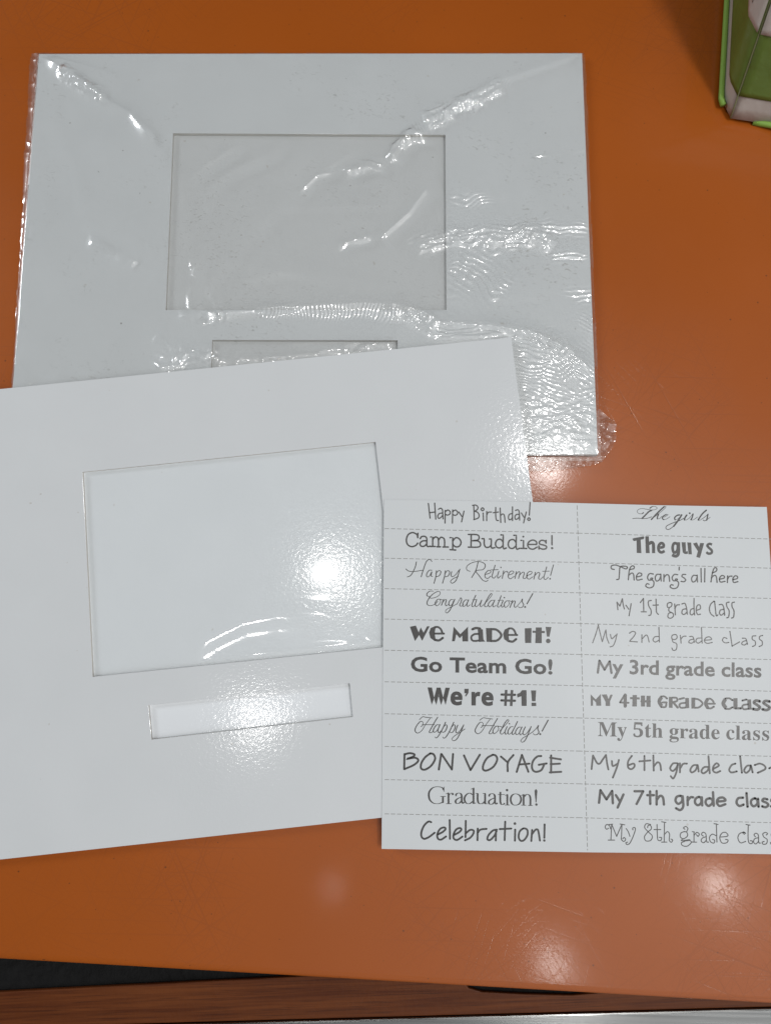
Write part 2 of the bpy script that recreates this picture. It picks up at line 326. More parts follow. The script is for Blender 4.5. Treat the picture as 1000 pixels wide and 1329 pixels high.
CAPTIONS = """
@Happy Birthday!|545 645 6.25|m 10
s 66 52 80 172
s 117 50 126 180
s 76 128 120 122
s 148 100 165 91 180 104 183 140 186 178
s 180 130 155 135 142 155 150 173 168 166 182 150
s 203 108 201 212
s 205 118 225 106 243 120 240 138 222 147 204 142
s 263 105 261 212
s 264 118 285 106 303 122 300 140 283 149 264 143
s 313 122 338 158
s 355 115 335 202
s 434 68 438 184
s 424 68 450 66 468 82 462 102 440 116 440 116 465 125 478 150 468 172 434 184
s 510 130 513 192
s 505 88 517 100 505 112 493 100 505 88
s 539 118 539 192
s 540 145 552 125 578 122
s 612 85 612 150 618 186 634 192
s 592 128 634 122
s 648 90 653 208
s 652 150 668 138 682 150 688 205
s 748 80 748 192
s 745 135 725 140 715 162 722 185 738 180 747 168
s 772 110 790 104 802 120 806 188
s 802 142 780 142 767 162 775 182 792 175 804 160
s 820 130 842 165
s 860 122 838 210
s 891 45 884 148
s 881 169 892 180 881 191 870 180 881 169
@Camp Buddies!|515 682 4.545|m 9
s 122 70 115 52 90 42 65 55 55 85 62 112 85 125 110 118 122 104
s 123 46 122 72
s 136 78 145 66 165 65 175 78 175 112 180 124 196 122
s 174 90 150 92 135 106 142 122 160 122 174 110
s 198 68 210 68 210 68 210 124
s 196 124 224 124
s 210 82 225 68 240 74 244 90 244 126
s 234 126 256 126
s 244 86 258 70 275 76 280 92 280 126
s 270 127 302 127
s 312 72 328 72 328 72 328 144
s 312 143 346 145
s 328 92 345 73 366 78 377 100 367 122 345 126 328 112
s 437 54 436 128
s 420 53 450 53 475 56 484 70 475 86 440 90 440 90 478 92 492 110 480 127 420 128
s 500 78 514 78 514 78 514 112 525 129 545 126 556 112
s 544 80 556 80 556 80 556 130 576 131
s 626 98 610 82 590 86 580 108 588 128 608 132 625 118
s 612 56 626 56 626 56 626 132 644 133
s 702 100 686 84 664 88 655 110 663 131 683 135 701 120
s 688 58 703 58 703 58 703 135 722 135
s 730 88 745 88 745 88 745 135
s 728 135 764 136
d 744 66 6
s 772 112 824 112 824 112 820 95 800 86 778 96 770 115 780 134 802 140 825 128
s 876 98 868 90 850 88 838 99 842 110 862 115 880 123 878 136 860 140 842 134 836 126
s 878 88 878 104
s 836 122 836 139
s 913 60 913 114
d 914 134 7
@Happy Retirement!|515 720 4.545|p 5.5 4.2
s 114 42 108 70 92 105 78 124 60 131
s 52 84 68 96 100 99 155 91
s 206 40 190 28 172 42 156 85 142 130
s 205 92 190 92 175 112 176 130 190 126 205 100 200 124 209 128
s 232 95 228 130 218 168
s 228 112 245 94 258 100 250 122 230 131
s 285 95 279 130 268 168
s 280 114 297 94 310 102 302 124 282 131
s 322 100 318 120 326 130 345 118 364 92
s 370 85 360 120 345 155 325 168 315 158 330 142 360 128
s 478 42 465 90 440 135
s 430 98 412 90 412 68 440 48 480 40 512 50 520 68 505 88 465 95 485 125 505 150 525 157 536 150
s 522 116 545 109 553 98 540 92 522 108 518 130 533 140 553 126
s 578 62 565 105 560 130 572 138 584 124
s 552 90 596 88
s 600 98 592 125 596 138 612 124
d 612 75 4
s 628 95 620 140
s 622 122 635 103 648 98 652 106
s 658 120 680 112 688 101 675 96 660 108 655 130 668 142 690 128
s 703 100 695 140
s 697 122 715 101 724 106 716 140
s 719 124 740 103 750 109 743 136 755 140 770 124
s 766 122 788 115 796 103 783 98 768 110 764 132 778 144 800 130
s 815 104 806 144
s 808 128 830 105 841 112 834 138 845 145 860 130
s 882 72 870 115 865 138 876 146 891 133
s 858 98 897 97
s 922 60 912 95 905 122
d 902 142 5
@Congratulations!|545 760 6.25|p 8 5
s 106 46 78 46 56 64 56 84 76 88
s 72 98 95 103 132 93 160 71 158 50 136 50 100 72 70 106 55 140 65 160 92 162 120 150 142 128
s 162 112 142 112 122 140 130 164 150 156 165 132 160 112 178 116
s 190 112 172 160
s 176 146 200 116 212 119 204 150 212 165 232 148
s 268 115 248 115 232 140 238 164 255 156 272 122
s 280 112 262 155 240 200 218 222 205 214 214 194 248 176 300 148
s 298 152 320 112 328 99 336 112 330 135 320 160 335 168 352 152
s 385 118 365 118 345 145 350 170 368 160 388 125
s 392 116 378 155 386 170 404 156
s 450 80 432 120 418 160 428 172 447 154
s 424 116 460 113
s 456 120 445 158 455 172 480 150 496 120
s 498 118 486 160 494 172 512 156
s 518 152 560 106 582 75 575 65 558 85 530 135 521 164 534 173 553 158
s 595 120 575 122 553 148 558 172 575 165 598 130
s 604 118 588 158 596 174 614 160
s 656 84 640 125 626 164 636 176 654 160
s 630 121 666 118
s 672 122 658 160 666 176 684 160
d 682 98 6
s 715 124 698 126 680 152 688 176 705 170 722 146 716 124 738 129
s 748 122 728 178
s 732 162 758 127 770 131 762 162 770 178 788 165
s 783 170 815 132 828 108 827 132 838 156 826 176 805 179 796 171
t 9 912 66 866 148
d 850 174 8
@We Made It!|525 802 5|m 14
g 33 58 72 50 90 94 104 62 122 96 145 54 161 55 113 149 93 112 66 151
g 196 54 168 66 157 96 166 130 192 150 206 150 198 130 194 100 198 72 206 54
t 13 196 60 216 60 234 74 244 98
t 13 190 102 254 102
t 15 196 143 222 146 247 130
g 317 57 360 106 410 57 411 153 374 153 372 116 356 132 334 106 324 152 306 152
t 16 438 74 462 66 488 70
g 472 64 506 76 510 140 522 154 480 156
t 13 482 104 452 106 432 122 436 144 456 150 484 146
g 526 66 566 66 566 156 530 156
t 15 556 73 596 78 626 112 600 146 556 150
g 672 64 648 76 637 104 644 138 670 158 684 158 676 140 672 108 676 80 684 62
t 13 674 69 694 69 710 82 720 106
t 13 668 111 729 111
t 15 676 151 700 154 722 138
g 778 68 822 66 820 163 780 163
g 850 62 888 62 888 164 846 164
g 828 83 908 85 908 99 828 97
g 913 58 951 60 938 122 922 122
d 930 150 15
@Happy Holidays!|530 922 5.263|p 7 4.5
s 84 112 98 100 96 80 78 78 52 110 44 140 62 156 90 138 116 96 146 56
s 74 64 95 45 120 48 160 52
s 92 99 176 98
s 198 48 175 85 150 130 141 150 155 153 168 140
s 208 100 190 101 170 130 172 150 190 142 212 106
s 214 98 200 135 206 153 222 140
s 252 82 225 140 200 180 186 189 180 182
s 230 124 254 99 262 113 250 142 233 151 222 142
s 308 82 280 142 255 182 239 191 234 183
s 286 126 309 99 318 114 305 145 288 153 278 143
s 335 102 322 140 330 155 350 140 372 106
s 376 100 355 150 330 195 308 208 295 198 310 178 345 155 384 128
s 494 118 508 105 506 86 486 84 462 116 454 144 473 161 500 143 525 102 555 62
s 486 68 508 52 535 55 573 60
s 500 105 586 105
s 606 57 583 95 558 138 549 157 562 161 578 148
s 610 108 592 112 575 140 582 160 600 150 615 128 610 110 634 113
s 622 142 665 95 683 72 675 65 655 90 632 135 626 156 638 163 656 148
s 672 112 658 145 662 164 680 150
d 688 92 5
s 712 112 695 115 678 142 682 163 700 155 720 122
s 743 77 722 120 706 155 713 166 730 150
s 765 115 748 118 730 145 735 166 752 158 772 122
s 774 114 758 150 763 169 780 154
s 796 114 780 150 788 168 808 155 834 116
s 836 112 815 165 795 205 778 218 765 210 780 190 810 172 848 148
s 842 152 870 126 886 103 881 126 889 150 876 166 858 167 851 159
t 8 952 68 911 142
d 898 163 7
@BON VOYAGE|515 970 4.545|m 12
s 44 40 42 130
s 44 42 75 35 102 42 95 55 55 70 55 70 105 62 125 78 100 104 44 129
s 195 37 165 60 143 95 142 125 165 132 200 110 224 70 215 42 195 36
s 260 40 246 132
l 262 40 322 130
s 330 40 323 132
l 394 48 433 135 488 44
s 565 44 530 65 508 105 508 132 530 137 568 115 590 75 582 50 563 44
l 612 55 650 88
s 686 46 654 88 652 142
s 736 45 705 146
s 736 45 774 145
s 720 102 780 97
s 850 52 825 56 800 85 796 125 815 145 850 135 868 100
s 835 104 882 96
s 908 48 908 150
s 902 62 966 72
s 905 100 960 97
s 900 149 968 145
@Graduation!|545 1012 6.25|v 15 4.5
s 192 86 178 66 140 58 100 68 72 105 75 158 105 190 145 196 184 184
s 184 140 184 190
t 5 164 137 206 137
t 5 193 60 193 98
s 229 110 230 194
t 5 212 196 252 196
t 5 210 116 230 107
t 5 232 134 245 113 262 110
d 264 118 9
s 286 128 300 112 325 112 336 132 337 175 345 193 357 184
s 336 142 306 154 287 172 292 192 315 192 336 172
d 290 130 6
s 424 122 400 110 372 125 358 158 372 190 400 195 426 178
s 432 70 432 196
t 5 412 78 436 68
t 5 432 196 452 190
t 5 450 112 466 112
s 466 112 466 168 478 194 505 194 524 176
s 526 114 526 197
t 5 508 114 528 112
t 5 526 198 544 196
s 556 134 568 118 592 116 605 134 606 180 614 199 628 190
s 605 148 576 160 556 178 562 198 585 199 605 178
d 560 134 6
s 650 100 649 170 656 199 672 202 686 192
t 5 632 122 684 122
s 706 122 706 205
t 5 690 129 708 120
t 5 688 207 724 207
d 704 86 10
s 772 116 745 128 733 160 745 198 775 208 805 195 818 162 805 128 772 116
s 838 122 838 207
t 5 820 129 840 120
t 5 820 208 857 209
s 840 142 862 121 884 127 893 152 893 209
t 5 876 211 910 211
g 938 76 950 90 948 110 942 185 936 185 928 110 926 92
d 942 203 10
@Celebration!|535 1058 5.556|m 14
s 135 52 115 48 85 75 65 120 65 155 85 172 120 158 160 128
s 185 140 220 121 238 101 228 90 200 100 180 135 182 168 205 178 242 155
s 268 36 270 172
s 300 144 335 125 352 106 342 94 315 105 296 140 298 170 322 180 360 156
s 384 42 382 160
s 384 132 415 108 440 112 438 135 415 165 378 183
s 470 98 468 182
s 470 128 490 106 534 100
s 608 106 580 112 548 145 540 175 560 180 590 150 606 115
s 602 112 600 184
s 668 48 664 182
s 628 102 712 98
s 740 105 738 186
d 738 62 10
s 795 99 772 120 765 160 780 186 805 180 828 145 828 110 812 98 795 99
s 862 108 856 188
s 860 140 885 108 902 106 910 132 918 185
s 952 68 950 165
d 950 184 9
@The girls|810 650 8.333|p 17 5
s 205 128 186 140 152 136 136 112 162 88 210 86 280 98 330 96 352 80 336 62 302 62 274 80
t 9 300 100 285 104
t 15 290 104 262 118 228 152 190 190
t 7 88 192 140 188 195 192 250 188 292 172
t 5 296 196 370 138 430 88 448 64 430 60
t 15 428 64 375 112 330 158 290 202
t 5 302 186 350 144 368 142
t 14 368 144 356 175 354 194
t 5 356 196 378 192 404 168
t 5 404 182 440 170 470 150 452 146
t 12 450 148 420 165 408 188 424 204
t 5 424 204 455 196 492 172
t 14 596 152 568 158 542 182 546 206
t 5 546 206 578 194 612 160
t 17 618 152 585 205 532 275
t 8 532 275 482 308 452 304 454 274 520 240 590 215 640 190
t 16 672 154 652 186 648 206
t 5 648 208 672 205 705 182
d 705 134 10
t 5 700 188 738 142
t 14 740 142 732 178 718 204
t 5 718 208 745 205 790 175
t 15 884 102 840 142 796 206
t 5 796 212 818 208 845 190
t 6 842 194 880 165 908 142
t 14 900 148 896 178 888 208
t 8 888 210 865 216 850 208
t 5 890 205 926 178
@The guys|810 692 8.333|m 40
g 84 62 100 54 206 34 214 44 208 64 178 70 100 86
g 130 74 174 64 182 216 132 214
g 224 34 262 34 272 216 230 216
t 34 262 116 292 100 312 122 314 216
t 14 385 162 418 154
t 30 384 156 420 148 420 118 394 108 368 140 372 190 400 208 434 192
t 30 562 112 534 112 520 150 526 196 546 210 572 184 576 130 562 112
t 34 584 98 584 205 572 240 545 248 514 234
g 616 98 660 98 664 190 650 224 630 210
t 28 644 170 652 210 684 208
g 678 100 720 102 728 230 692 228
g 740 112 782 100 820 180 800 206
g 818 106 860 108 816 268 776 258
t 27 946 122 915 116 895 135 915 160 942 186 940 214 910 222 884 206
@The gang's all here|785 728 5.556|m 9
s 65 62 45 56 45 36 75 30 110 42 148 58 160 46 140 38 108 44 102 90 98 130 82 135
s 178 62 205 56 208 40 190 38 174 66 166 136
s 168 106 190 88 204 98 208 138
s 226 116 258 108 262 93 242 88 225 110 230 138 266 132
s 346 95 320 92 305 115 312 138 334 136 342 126 332 124 328 132 350 150 345 184 316 195 292 182 300 165 316 168
s 396 98 372 98 360 120 368 145 388 138 398 115
s 400 95 403 145
s 423 98 422 148
s 424 120 440 101 458 106 464 148
s 522 100 498 98 482 120 490 142 510 142 520 133 510 130 506 138 528 156 520 190 492 200 468 188 475 172 490 175
s 533 45 532 66
s 580 98 560 98 552 112 570 125 580 138 568 150 546 148
s 657 106 635 105 622 128 630 152 650 145 661 122
s 662 102 665 152
s 690 55 692 152
s 718 55 716 152
s 774 86 800 74 803 54 786 52 772 88 762 152
s 764 124 785 105 800 113 806 155
s 823 132 855 125 858 111 840 106 824 125 830 152 863 148
s 882 108 880 156
s 882 132 895 112 914 110
s 920 135 950 128 953 113 936 108 920 128 926 155 956 150
@My 1st grade class|790 770 5.882|m 9
s 60 68 67 126
l 60 68 82 98 101 42
s 101 42 107 85 116 120
s 128 92 150 122
s 168 80 162 118 152 172
l 238 72 262 40 264 142
s 245 142 284 142
s 322 55 300 62 302 95 320 130 318 164 302 170
s 358 45 360 110 362 145 376 162
s 335 92 376 90
s 466 71 446 80 445 104 460 110 477 96 478 78 466 71
s 458 111 455 132 472 148
s 472 147 452 158 450 184 470 191 490 176 488 156 472 147
s 500 82 506 165
s 503 118 515 92 537 88
s 555 82 578 78 590 110 597 160
s 590 118 562 126 555 150 570 163 593 146
s 648 40 648 110 652 166
s 646 116 624 125 618 154 632 166 650 150
s 670 130 696 118 692 90 672 95 665 130 675 162 697 160
s 800 60 775 85 765 120 775 155 800 176
s 805 62 812 130 818 172 830 165
s 840 88 862 86 875 112 882 168
s 876 122 850 129 842 152 855 168 878 152
s 916 68 896 75 900 105 916 135 912 180 898 188
s 956 68 938 75 939 105 953 135 950 180 935 190
@My 2nd grade class|760 808 4.1667|m 5.6
l 36 110 52 66 68 12
s 66 14 78 64 88 104
s 88 104 104 50 108 40
s 108 40 112 80 124 112
s 132 65 140 88 162 68
s 168 62 158 102 146 126 130 132
s 235 58 252 48 268 56 255 80 234 102 234 102 278 105
s 302 66 302 108
s 304 88 325 68 335 80 341 106
s 394 26 397 106
s 394 76 372 78 362 95 375 106 396 95
s 486 66 466 70 465 88 482 92 493 80 486 66
s 466 88 470 105 490 116 488 145 472 151 464 138
s 510 70 514 112
s 512 92 525 76 541 74
s 560 76 578 78 587 108
s 582 90 562 95 556 108 572 112 585 102
s 624 28 628 112
s 624 84 602 86 594 100 606 112 626 100
s 642 96 678 92 668 78 648 83 640 100 655 113 682 108
s 762 86 745 82 738 98 752 110 772 108
l 778 48 790 128 830 105
s 845 85 864 88 873 118
s 866 98 848 104 842 116 856 122 872 112
s 918 72 900 75 900 92 915 102 915 122 900 130
s 955 70 940 75 938 90 952 102 952 122 936 130
@MY 4TH GRADE CLASS|760 896 4.1667|m 10
g 25 22 53 50 80 20 82 84 56 84 54 66 38 50 38 84 26 84
g 84 24 112 22 122 48 132 24 145 24 130 60 130 85 106 85 106 62
l 206 30 184 66 230 68
t 18 212 26 212 86
g 252 26 275 26 275 88 250 88
g 238 37 290 39 290 50 238 48
t 22 308 29 308 88
t 22 338 30 338 90
t 12 300 60 345 60
t 20 408 38 396 60 408 86
s 405 34 425 34 438 45
s 406 91 430 90 435 68
s 436 66 414 66
t 20 458 36 458 95
s 466 40 490 42 492 58 468 65
t 12 472 66 496 94
s 505 48 530 42
t 20 546 42 548 97
s 540 68 512 72 505 84 515 95 540 93
t 20 580 40 580 99
s 586 45 612 52 630 72 612 92 588 95
t 18 656 50 647 72 657 94
s 652 48 672 46 688 60 690 72
s 660 73 697 73
s 656 97 675 98 692 88
t 20 754 48 742 72 756 96
s 752 45 775 44 792 54
s 752 100 775 101 792 92
t 22 808 43 808 102
t 12 808 98 838 98
s 845 56 868 50
t 20 882 50 885 105
s 878 76 852 80 845 92 855 103 880 100
t 15 940 60 918 56 908 67 924 79 940 92 926 105 902 101
t 15 993 61 970 58 960 69 977 81 993 94 978 107 954 103
@My 6th grade class|760 974 4.1667|m 10
s 30 102 38 28
s 38 28 58 66 74 72 92 48 108 25
s 108 25 114 70 121 104
s 140 58 145 85 172 72
s 178 52 166 95 145 148
s 248 30 228 60 228 92 245 102 262 88 258 72 232 80
s 316 30 316 108
s 288 60 348 55
s 364 28 366 110
s 366 88 385 66 400 73 406 108
s 495 70 470 72 455 98 470 112 490 92 498 70 488 120 472 152 458 140
s 508 70 508 120
s 510 97 525 74 546 72
s 604 80 580 82 564 105 572 120 592 108 604 84 609 115
s 662 90 638 92 624 112 634 125 655 112 664 94
s 662 32 669 125
s 690 100 718 83 705 70 688 90 688 112 705 121 726 112
s 808 72 788 80 774 105 786 120 816 114
s 833 32 843 122
s 892 82 870 85 855 108 866 122 884 108 892 86 901 120
s 912 80 940 72 965 84 970 100 950 112 928 122
s 990 98 1005 92 1030 100 1035 115 1010 128
@My 7th grade class|770 1018 4.348|m 14
l 30 105 38 34 72 86 104 38 108 108
l 125 62 148 98
s 168 58 135 132
l 230 40 279 40 242 112
s 318 40 319 112
s 302 62 340 62
s 355 38 355 115
s 356 88 375 66 391 76 396 115
s 490 66 468 72 462 95 478 111 498 96 499 74 490 66
s 502 68 505 125 488 146 464 136
s 530 72 530 118
s 530 94 545 75 561 74
s 595 72 575 82 572 105 588 119 606 105 606 82 595 72
s 610 74 612 120
s 655 80 635 88 632 108 648 123 668 108 669 90 655 80
s 673 45 677 122
s 698 98 742 93 730 76 705 80 695 102 710 123 743 113
s 843 76 815 80 806 105 822 123 846 115
s 862 50 868 128
s 910 80 890 90 888 110 902 125 922 112 923 92 910 80
s 927 82 930 128
s 980 86 960 82 952 95 975 105 985 118 970 130 950 125
s 1030 86 1010 82 1002 95 1025 105 1035 118 1020 130 1000 125
@My 8th grade class|780 1062 4.545|m 5.6
s 42 60 30 66 22 52 32 38 48 46 54 64
s 60 40 56 130
s 40 130 78 130
s 44 38 66 36
l 62 40 90 108 120 38
s 121 38 119 100 118 126 132 138 143 126 134 115 126 122
s 110 35 138 40
s 146 62 158 80 168 108
s 186 70 184 60 196 56 200 70 184 116 166 150 150 156 144 146 154 142
s 290 38 264 34 255 56 275 80 300 106 290 132 262 134 254 110 272 84 294 64 290 44 276 44 272 56
s 328 38 330 105 334 130 350 132 355 116 342 114
s 310 68 350 68
s 372 25 370 140
s 355 22 380 26
s 355 142 386 142
s 372 96 390 80 402 96 400 130 412 143 420 130 410 124
s 490 80 468 90 466 112 484 122 506 108 506 88 490 80
s 502 82 510 62 498 50 484 58 492 66
t 5 484 122 470 132 488 134
t 10 486 134 520 130
s 520 130 530 144 506 166 478 162 472 146 490 138
s 546 82 546 140
s 532 142 562 142
s 536 80 548 82
s 546 102 562 85 577 94 570 108 560 98
s 600 106 590 96 600 84 616 95 620 138 632 142
s 618 110 596 118 588 134 602 146 618 132
s 678 34 681 142
s 664 33 688 38
s 678 105 655 95 638 112 642 138 662 148 668 132 656 126
s 704 112 745 106 735 86 712 88 698 115 710 146 738 146 747 130 732 126
s 844 96 834 88 840 82 850 92 842 84 815 92 805 118 820 146 850 138
s 866 40 865 120 872 148 888 150 890 136 878 134
s 853 38 876 42
s 908 110 900 100 910 90 925 100 928 144 938 148
s 926 116 905 122 897 140 910 153 927 138
s 972 100 980 92 968 85 952 93 958 112 977 126 974 150 955 155 948 143 960 138
s 1022 102 1030 94 1018 87 1002 95 1008 114 1027 128 1024 152 1005 157 998 145 1010 140
@We're #1!|545 885 6.25|m 20
g 358 57 393 57 391 90 372 119 362 116 374 93 358 93
t 21 697 66 690 196
t 21 744 67 737 197
t 19 659 104 769 106
t 19 657 151 768 154
g 826 68 862 68 863 196 822 196 820 118 788 128 784 100 808 90
g 898 70 940 70 934 158 906 158
g 902 170 940 170 940 197 902 197
@My 3rd grade class|765 850 4.348|m 13
l 45 101 54 33 83 84 112 37 122 103
"""
